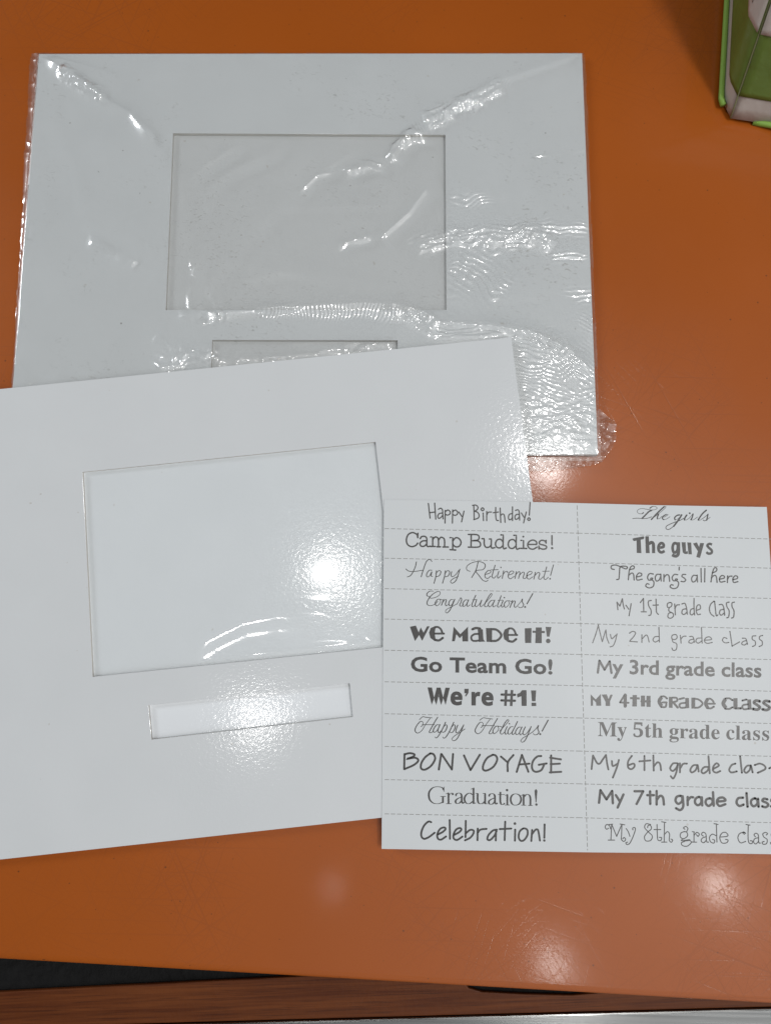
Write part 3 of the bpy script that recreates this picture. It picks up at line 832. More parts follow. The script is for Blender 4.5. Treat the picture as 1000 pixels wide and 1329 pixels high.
BAKED = {
'Go Team Go!': ('2313 3 2300 -10 2283 -15 2265 -10 2252 3 2248 20 2252 38 2265 51 2283 56 2300 51 2313 38 2318 20 2304 278 2313 252 2316 218 2315 200 2315 185 2313 173 2303 104 2300 88 2296 76 2282 68 2269 76 2264 88 2262 104 2252 173 2250 185 2249 200 2249 218 2252 252 2261 278 2282 289 2205 36 2167 -1 2111 -15 2056 -1 2019 37 2005 92 2019 144 2057 181 2111 194 2166 181 2205 145 2219 92 2070 64 2086 46 2111 40 2137 46 2154 63 2160 91 2154 117 2137 134 2110 140 2086 134 2070 117 2063 91 1937 -5 1902 -12 1864 -14 1785 5 1729 58 1708 135 1729 213 1786 267 1865 287 1898 285 1929 278 1974 261 1974 197 1927 218 1896 227 1866 229 1817 217 1784 184 1771 136 1784 88 1818 56 1871 43 1890 45 1908 48 1919 51 1919 88 1866 88 1866 145 1980 145 1980 11 1338 179 1339 180 1359 191 1380 194 1405 190 1426 177 1434 167 1443 176 1466 189 1494 194 1531 184 1555 155 1564 114 1564 -11 1506 -11 1506 110 1502 129 1493 139 1480 142 1471 140 1460 133 1451 126 1451 -11 1394 -11 1394 111 1390 131 1382 139 1371 142 1359 141 1348 135 1338 126 1338 -11 1281 -11 1281 190 1338 190 1247 -8 1234 -13 1221 -14 1204 -12 1191 -3 1190 -1 1183 -5 1165 -12 1145 -15 1117 -7 1097 13 1090 41 1102 75 1129 95 1159 107 1184 116 1184 117 1181 131 1175 136 1162 139 1146 136 1129 128 1094 95 1094 164 1115 182 1138 191 1165 194 1203 187 1231 164 1241 125 1241 32 1241 31 1239 33 1237 34 1238 34 1242 36 1266 52 1266 4 1171 68 1154 57 1149 46 1151 39 1155 35 1164 33 1171 34 1179 38 1184 42 1184 73 1052 -4 1027 -12 996 -15 944 1 910 40 899 92 911 145 944 181 994 194 1042 182 1073 144 1085 74 961 74 965 61 981 46 1006 41 1025 44 1044 50 1080 70 1080 11 1021 126 1011 137 995 141 976 137 964 126 962 119 1023 119 797 227 797 -11 736 -11 736 227 642 227 642 284 892 284 892 227 506 36 467 -1 411 -15 357 -1 319 37 305 92 319 144 357 181 411 194 467 181 505 145 520 92 370 64 386 46 411 40 438 46 455 63 461 91 454 117 437 134 411 140 386 134 370 117 364 91 238 -5 202 -12 164 -14 85 5 29 58 9 135 30 213 86 267 165 287 198 285 230 278 274 261 274 197 228 218 197 227 166 229 118 217 84 184 72 136 84 88 119 56 172 43 190 45 208 48 219 51 219 88 167 88 167 145 280 145 280 11',
 '30 12 31 29 12 30 29 13 12 28 13 29 28 14 13 27 14 28 27 15 14 26 15 27 26 16 15 25 16 26 25 17 16 24 17 25 24 18 17 24 19 18 23 19 24 23 20 19 22 20 23 21 20 22 7 9 8 6 9 7 6 10 9 6 11 10 5 11 6 4 11 5 4 0 11 3 0 4 3 1 0 2 1 3 39 41 40 39 42 41 38 42 39 38 52 42 52 51 42 51 43 42 37 53 38 53 52 38 37 54 53 50 43 51 37 55 54 49 43 50 36 55 37 49 32 43 36 44 55 48 32 49 36 45 44 47 32 48 36 46 45 46 32 47 36 32 46 35 32 36 35 33 32 34 33 35 63 65 64 63 66 65 63 67 66 62 67 63 62 71 67 71 70 67 70 69 67 69 68 67 62 72 71 62 73 72 61 73 62 61 74 73 82 84 83 82 81 84 81 85 84 61 75 74 60 75 61 80 85 81 60 76 75 59 76 60 59 77 76 79 85 80 78 85 79 77 85 78 59 85 77 59 56 85 58 56 59 58 57 56 94 96 95 88 90 89 87 90 88 118 120 119 118 86 120 87 91 90 93 96 94 93 97 96 86 91 87 118 116 86 116 115 86 115 91 86 115 114 91 114 92 91 92 97 93 114 113 92 113 97 92 113 104 97 104 103 97 103 98 97 112 104 113 112 105 104 112 106 105 111 106 112 102 98 103 111 107 106 110 107 111 101 98 102 118 117 116 110 108 107 101 99 98 109 108 110 100 99 101 146 148 147 145 148 146 145 149 148 144 149 145 143 142 144 142 141 144 141 149 144 141 140 149 140 150 149 139 150 140 138 150 139 137 150 138 137 151 150 136 151 137 135 151 136 134 168 135 168 151 135 133 168 134 132 168 133 132 159 168 167 155 168 155 151 168 132 160 159 132 161 160 156 158 157 132 162 161 166 155 167 131 162 132 131 163 162 165 155 166 155 153 156 153 158 156 131 164 163 164 155 165 164 154 155 153 151 155 164 153 154 164 152 153 158 151 153 131 152 164 152 158 151 131 158 152 130 126 131 126 158 131 126 121 158 130 127 126 125 121 126 124 121 125 130 128 127 129 128 130 124 122 121 123 122 124 176 178 177 176 179 178 175 179 176 174 192 175 192 191 175 191 179 175 191 190 179 190 180 179 174 193 192 189 180 190 195 180 189 174 194 193 174 195 194 174 180 195 173 181 174 181 180 174 173 182 181 186 188 187 173 183 182 185 188 186 173 184 183 184 188 185 173 188 184 172 188 173 172 169 188 171 169 172 171 170 169 200 202 201 200 203 202 199 203 200 198 196 199 196 203 199 198 197 196 211 213 212 211 214 213 210 214 211 210 224 214 224 223 214 223 215 214 209 225 210 225 224 210 209 226 225 222 215 223 209 227 226 221 215 222 208 227 209 221 204 215 208 216 227 220 204 221 208 217 216 219 204 220 208 218 217 218 204 219 208 204 218 207 204 208 207 205 204 206 205 207 235 237 236 235 238 237 235 239 238 234 239 235 234 243 239 243 242 239 242 241 239 241 240 239 234 244 243 234 245 244 233 245 234 233 246 245 254 256 255 254 253 256 253 257 256 233 247 246 232 247 233 252 257 253 232 248 247 231 248 232 231 249 248 251 257 252 250 257 251 249 257 250 231 257 249 231 228 257 230 228 231 230 229 228'),
"We're #1!": ('776 -7 767 -9 757 -10 746 -10 731 -9 717 -6 704 -1 692 6 682 15 674 27 668 40 664 55 663 72 664 89 667 105 673 118 680 130 689 140 700 147 712 152 725 156 740 157 760 155 778 148 793 137 804 122 811 104 813 83 813 56 719 56 719 55 722 48 726 42 732 38 739 35 748 34 756 35 764 36 772 37 779 39 786 42 804 50 804 3 793 -2 784 -5 726 108 723 104 720 98 720 97 760 97 758 103 755 108 752 111 747 113 740 114 734 113 730 111 593 -7 538 -7 538 154 581 154 587 129 580 129 583 134 589 141 597 147 606 152 616 156 627 157 630 157 632 156 635 156 638 156 640 156 648 154 644 102 635 104 633 104 631 104 629 105 628 105 626 105 620 104 614 103 609 102 604 99 600 96 597 93 595 88 593 82 593 74 389 -7 380 -9 370 -10 359 -10 344 -9 330 -6 317 -1 305 6 295 15 287 27 281 40 278 55 277 72 278 89 281 105 286 118 293 130 303 140 313 147 326 152 339 156 353 157 374 155 391 148 406 137 418 122 424 104 426 83 426 56 333 56 333 55 336 48 340 42 345 38 352 35 361 34 370 35 378 36 385 37 392 39 400 42 418 50 418 3 406 -2 398 -5 339 108 336 104 334 98 334 97 373 97 372 103 369 108 365 111 360 113 353 114 348 113 343 111 101 -7 43 -7 -9 199 46 199 71 89 73 84 74 79 75 73 76 67 77 60 79 54 80 48 80 42 74 91 67 43 68 48 69 54 70 60 72 66 73 72 74 78 75 82 76 86 105 199 155 199 184 86 185 83 186 78 187 72 188 66 189 60 191 54 192 48 192 42 186 91 179 43 180 48 181 54 182 60 184 67 185 73 186 79 187 84 188 89 214 199 269 199 216 -7 159 -7 132 99 131 101 130 104 130 108 129 112 128 116 127 121 126 126 125 130 124 135 124 139 123 142 131 91 137 142 136 139 135 134 135 130 134 126 133 121 132 117 131 112 129 104 128 101 128 99',
 '20 22 21 19 22 20 19 23 22 18 23 19 18 24 23 17 24 18 16 24 17 16 25 24 15 25 16 15 54 25 54 53 25 53 26 25 14 55 15 55 54 15 14 56 55 52 26 53 14 45 56 51 26 52 14 46 45 50 26 51 13 46 14 50 27 26 13 47 46 49 27 50 13 48 47 13 49 48 13 27 49 12 27 13 12 28 27 11 29 12 29 28 12 11 30 29 10 30 11 10 31 30 40 42 41 10 32 31 10 33 32 39 42 40 9 33 10 38 42 39 9 34 33 37 42 38 36 42 37 9 35 34 35 42 36 9 42 35 8 42 9 7 42 8 6 42 7 6 43 42 5 43 6 5 44 43 5 0 44 4 0 5 4 1 0 4 2 1 3 2 4 67 69 68 67 70 69 67 71 70 67 72 71 67 73 72 67 74 73 66 74 67 66 75 74 58 60 59 58 62 60 62 63 60 63 61 60 65 75 66 64 75 65 63 75 64 61 75 63 58 61 62 58 87 61 87 86 61 86 85 61 85 84 61 84 83 61 83 82 61 82 81 61 81 80 61 80 79 61 79 78 61 78 77 61 77 76 61 76 75 61 58 88 87 58 89 88 58 90 89 58 57 90 111 113 112 110 113 111 110 114 113 109 114 110 109 115 114 108 115 109 107 115 108 107 116 115 106 116 107 106 145 116 145 144 116 144 117 116 105 146 106 146 145 106 105 147 146 143 117 144 105 136 147 142 117 143 105 137 136 141 117 142 104 137 105 141 118 117 104 138 137 140 118 141 104 139 138 104 140 139 104 118 140 103 118 104 103 119 118 102 120 103 120 119 103 102 121 120 101 121 102 101 122 121 131 133 132 101 123 122 101 124 123 130 133 131 100 124 101 129 133 130 100 125 124 128 133 129 127 133 128 100 126 125 126 133 127 100 133 126 99 133 100 98 133 99 97 133 98 97 134 133 96 134 97 96 135 134 96 91 135 95 91 96 95 92 91 95 93 92 94 93 95 149 151 150 149 152 151 170 172 171 170 207 172 207 209 172 209 173 172 191 193 192 191 194 193 207 210 209 208 173 209 170 218 207 218 208 207 206 210 207 206 211 210 205 211 206 204 211 205 204 212 211 203 212 204 203 213 212 203 214 213 202 214 203 202 215 214 201 215 202 201 216 215 200 216 201 200 199 216 217 198 199 217 197 198 218 197 217 218 196 197 170 219 218 208 196 218 208 195 196 170 148 219 183 174 182 174 189 182 189 178 182 178 179 182 179 180 182 180 181 182 162 163 161 163 164 161 164 165 161 165 154 161 154 169 161 169 160 161 195 173 208 149 153 152 190 194 191 195 174 173 169 148 170 149 154 153 189 194 190 195 183 174 183 184 174 184 185 174 185 186 174 186 187 174 187 188 174 188 175 174 154 168 169 160 148 169 149 165 154 165 166 154 166 167 154 167 168 154 188 175 189 175 176 189 176 177 189 177 178 189'),
'My 3rd grade class': ('2661 136 2645 141 2632 143 2623 142 2619 139 2618 136 2620 132 2632 123 2657 107 2682 88 2697 70 2701 49 2692 17 2668 -5 2634 -12 2611 -11 2589 -5 2562 7 2562 67 2597 46 2615 39 2629 37 2639 39 2645 43 2646 46 2629 64 2587 90 2563 133 2572 166 2596 186 2631 192 2650 190 2669 185 2693 174 2693 118 2507 136 2491 141 2478 143 2469 142 2465 139 2464 136 2466 132 2478 123 2503 107 2528 88 2543 70 2547 49 2538 17 2514 -5 2480 -12 2457 -11 2435 -5 2408 7 2408 67 2443 46 2461 39 2475 37 2485 39 2491 43 2492 46 2475 64 2433 90 2409 133 2418 166 2442 186 2477 192 2496 190 2515 185 2539 174 2539 118 2384 -6 2372 -11 2359 -12 2343 -10 2331 -2 2329 2 2321 -3 2302 -10 2283 -13 2256 -5 2238 14 2231 41 2242 74 2268 94 2298 105 2324 115 2324 117 2321 132 2314 138 2300 141 2284 138 2267 129 2235 100 2235 163 2255 180 2277 189 2304 192 2340 185 2367 162 2377 125 2377 32 2378 30 2376 31 2375 31 2382 34 2403 49 2403 5 2309 70 2291 59 2285 46 2287 38 2293 33 2302 31 2310 32 2318 36 2324 41 2324 76 2159 -9 2159 282 2212 282 2212 -9 2102 135 2088 140 2075 141 2051 135 2035 117 2029 90 2035 62 2053 45 2081 39 2094 40 2108 44 2137 55 2137 1 2115 -7 2095 -11 2074 -12 2022 0 1987 35 1974 86 1986 142 2020 179 2071 192 2092 190 2110 186 2133 177 2133 118 1821 -2 1797 -10 1767 -13 1715 2 1682 41 1671 92 1683 144 1716 180 1764 192 1811 180 1841 143 1853 76 1728 76 1734 60 1751 45 1777 39 1796 42 1815 48 1848 67 1848 12 1793 127 1782 139 1765 143 1746 139 1733 127 1729 117 1796 117 1564 -9 1514 4 1480 40 1469 94 1481 145 1516 180 1566 192 1580 191 1593 189 1596 188 1596 282 1649 282 1649 -9 1591 140 1582 142 1572 142 1546 136 1529 117 1523 89 1527 62 1541 46 1570 39 1596 39 1596 138 1444 -6 1432 -11 1419 -12 1403 -10 1390 -2 1388 2 1380 -3 1362 -10 1343 -13 1316 -5 1297 14 1290 41 1302 74 1328 94 1358 105 1384 115 1384 117 1381 132 1374 138 1360 141 1343 138 1326 129 1294 100 1294 163 1314 180 1337 189 1363 192 1400 185 1427 162 1437 125 1437 32 1437 30 1436 31 1435 31 1436 32 1441 34 1462 49 1462 5 1368 70 1351 59 1345 46 1347 38 1352 33 1362 31 1369 32 1378 36 1384 41 1384 76 1203 147 1190 147 1206 170 1226 187 1246 192 1264 189 1280 181 1301 164 1273 119 1254 133 1244 139 1238 140 1221 134 1208 118 1203 93 1203 -9 1150 -9 1150 188 1203 188 1111 143 1110 144 1117 129 1119 113 1116 95 1109 79 1099 66 1067 49 1039 43 1032 37 1033 37 1048 31 1078 24 1111 11 1131 -9 1137 -35 1125 -71 1092 -93 1043 -101 997 -93 963 -72 951 -38 957 -11 974 9 987 14 989 13 981 23 978 35 983 51 996 62 1007 66 1007 56 999 60 987 69 978 79 972 91 968 103 967 118 978 156 1009 180 1054 188 1137 188 1137 143 1030 136 1021 128 1017 116 1020 104 1029 96 1044 93 1057 96 1066 104 1069 117 1066 128 1057 136 1044 140 1016 -21 1006 -28 1003 -36 1006 -45 1019 -52 1044 -55 1068 -52 1080 -45 1083 -38 1077 -27 1057 -20 1035 -18 749 -9 698 4 665 40 653 94 666 145 701 180 751 192 765 191 778 189 781 188 781 282 834 282 834 -9 776 140 767 142 757 142 731 136 714 117 708 89 712 62 726 46 755 39 781 39 781 138 558 147 546 147 562 170 581 187 602 192 619 189 635 181 657 164 629 119 610 133 600 139 594 140 576 134 564 118 558 93 558 -9 505 -9 505 188 558 188 333 280 351 284 372 285 418 276 449 248 461 206 457 176 444 153 432 145 446 136 460 109 465 79 453 31 419 -1 371 -12 349 -10 329 -5 303 6 303 69 336 51 355 45 372 43 392 47 403 59 408 77 403 96 387 110 350 115 350 166 385 172 399 182 403 198 399 215 386 226 365 230 352 229 339 226 310 215 310 271 -5 -101 60 38 -14 188 46 188 89 99 130 188 189 188 54 -101',
 '29 31 30 29 32 31 28 32 29 28 33 32 28 1 33 1 0 33 0 34 33 27 2 28 2 1 28 27 3 2 27 4 3 27 5 4 27 6 5 26 6 27 26 7 6 26 8 7 26 9 8 25 9 26 25 10 9 25 11 10 17 19 18 24 11 25 24 12 11 17 20 19 23 12 24 22 12 23 17 21 20 21 12 22 17 12 21 17 13 12 16 13 17 16 14 13 15 14 16 64 66 65 64 67 66 63 67 64 63 68 67 63 36 68 36 35 68 35 69 68 62 37 63 37 36 63 62 38 37 62 39 38 62 40 39 62 41 40 61 41 62 61 42 41 61 43 42 61 44 43 60 44 61 60 45 44 60 46 45 52 54 53 59 46 60 59 47 46 52 55 54 58 47 59 57 47 58 52 56 55 56 47 57 52 47 56 52 48 47 51 48 52 51 49 48 50 49 51 95 97 96 94 97 95 94 98 97 93 98 94 92 91 93 91 90 93 90 98 93 90 89 98 89 88 98 88 99 98 87 99 88 86 99 87 86 100 99 85 100 86 84 100 85 83 116 84 116 100 84 82 116 83 82 107 116 115 100 116 81 107 82 81 108 107 81 109 108 104 106 105 81 110 109 80 110 81 114 100 115 80 111 110 113 100 114 100 106 104 80 112 111 112 100 113 112 103 100 101 106 100 112 102 103 112 101 102 80 101 112 80 106 101 79 75 80 75 106 80 75 70 106 79 76 75 74 70 75 73 70 74 79 77 76 78 77 79 73 71 70 72 71 73 117 119 118 117 120 119 141 143 142 141 144 143 141 145 144 140 145 141 140 123 145 123 122 145 122 121 145 121 146 145 139 124 140 124 123 140 139 125 124 139 126 125 139 127 126 138 127 139 138 128 127 131 133 132 138 129 128 130 133 131 129 133 130 138 133 129 137 133 138 137 134 133 136 134 137 136 135 134 154 156 155 154 157 156 153 157 154 152 170 153 170 169 153 169 157 153 168 157 169 168 158 157 152 171 170 167 158 168 173 158 167 152 172 171 152 173 172 152 158 173 151 159 152 159 158 152 151 160 159 164 166 165 151 161 160 163 166 164 151 162 161 162 166 163 150 162 151 150 166 162 150 147 166 149 147 150 149 148 147 183 185 184 183 186 185 179 181 180 179 182 181 179 183 182 179 197 183 197 186 183 178 189 179 189 188 179 188 187 179 187 197 179 177 190 178 190 189 178 196 186 197 177 191 190 177 192 191 176 192 177 176 193 192 176 194 193 176 195 194 175 195 176 175 196 195 175 186 196 174 186 175 223 225 224 222 225 223 222 226 225 221 226 222 220 219 221 219 218 221 218 226 221 218 217 226 217 216 226 216 227 226 215 227 216 214 227 215 214 228 227 213 228 214 212 228 213 211 245 212 245 228 212 210 245 211 210 236 245 244 228 245 209 236 210 209 237 236 209 238 237 233 235 234 209 239 238 208 239 209 243 228 244 208 240 239 242 228 243 232 235 233 208 241 240 242 232 228 232 229 228 241 232 242 241 231 232 229 235 232 241 230 231 241 229 230 208 229 241 208 235 229 207 203 208 203 235 208 203 198 235 207 204 203 202 198 203 201 198 202 207 205 204 206 205 207 201 199 198 200 199 201 249 251 250 249 252 251 262 247 263 247 264 263 247 246 264 248 252 249 248 253 252 247 253 248 247 257 253 257 256 253 256 255 253 255 254 253 262 259 247 259 258 247 258 257 247 262 260 259 262 261 260 304 306 305 304 307 306 303 307 304 302 308 303 308 319 303 319 266 303 266 307 303 319 267 266 265 307 266 318 267 319 317 267 318 302 309 308 317 268 267 316 268 317 302 310 309 301 310 302 315 268 316 301 311 310 315 269 268 314 269 315 301 312 311 300 312 301 313 269 314 300 313 312 313 270 269 300 270 313 299 270 300 298 270 299 298 271 270 297 294 298 294 295 298 295 271 298 296 271 295 296 272 271 293 297 294 293 296 297 293 272 296 292 272 293 292 273 272 292 274 273 292 275 274 292 276 275 291 276 292 291 277 276 291 278 277 290 278 291 288 290 289 288 278 290 288 279 278 287 279 288 287 331 279 331 330 279 330 280 279 286 320 287 320 331 287 329 280 330 286 321 320 328 280 329 286 322 321 328 281 280 286 323 322 327 281 328 285 323 286 285 324 323 326 281 327 285 325 324 325 281 326 285 281 325 285 282 281 284 282 285 283 282 284 341 343 342 341 344 343 337 339 338 337 340 339 337 341 340 337 355 341 355 344 341 336 347 337 347 346 337 346 345 337 345 355 337 335 348 336 348 347 336 354 344 355 335 349 348 335 350 349 334 350 335 334 351 350 334 352 351 334 353 352 333 353 334 333 354 353 333 344 354 332 344 333 359 361 360 359 362 361 372 357 373 357 374 373 357 356 374 358 362 359 358 363 362 357 363 358 357 367 363 367 366 363 366 365 363 365 364 363 372 369 357 369 368 357 368 367 357 372 370 369 372 371 370 376 378 377 375 378 376 413 378 375 413 379 378 412 411 413 411 410 413 410 379 413 410 409 379 409 408 379 408 380 379 407 380 408 406 380 407 406 381 380 405 381 406 404 381 405 404 382 381 403 382 404 402 382 403 402 383 382 402 384 383 402 385 384 401 385 402 400 385 401 400 386 385 399 386 400 399 387 386 398 387 399 392 394 393 397 387 398 392 395 394 396 387 397 392 396 395 392 387 396 392 388 387 391 388 392 391 389 388 390 389 391 415 417 416 415 418 417 418 420 419 418 421 420 415 421 418 414 421 415'),
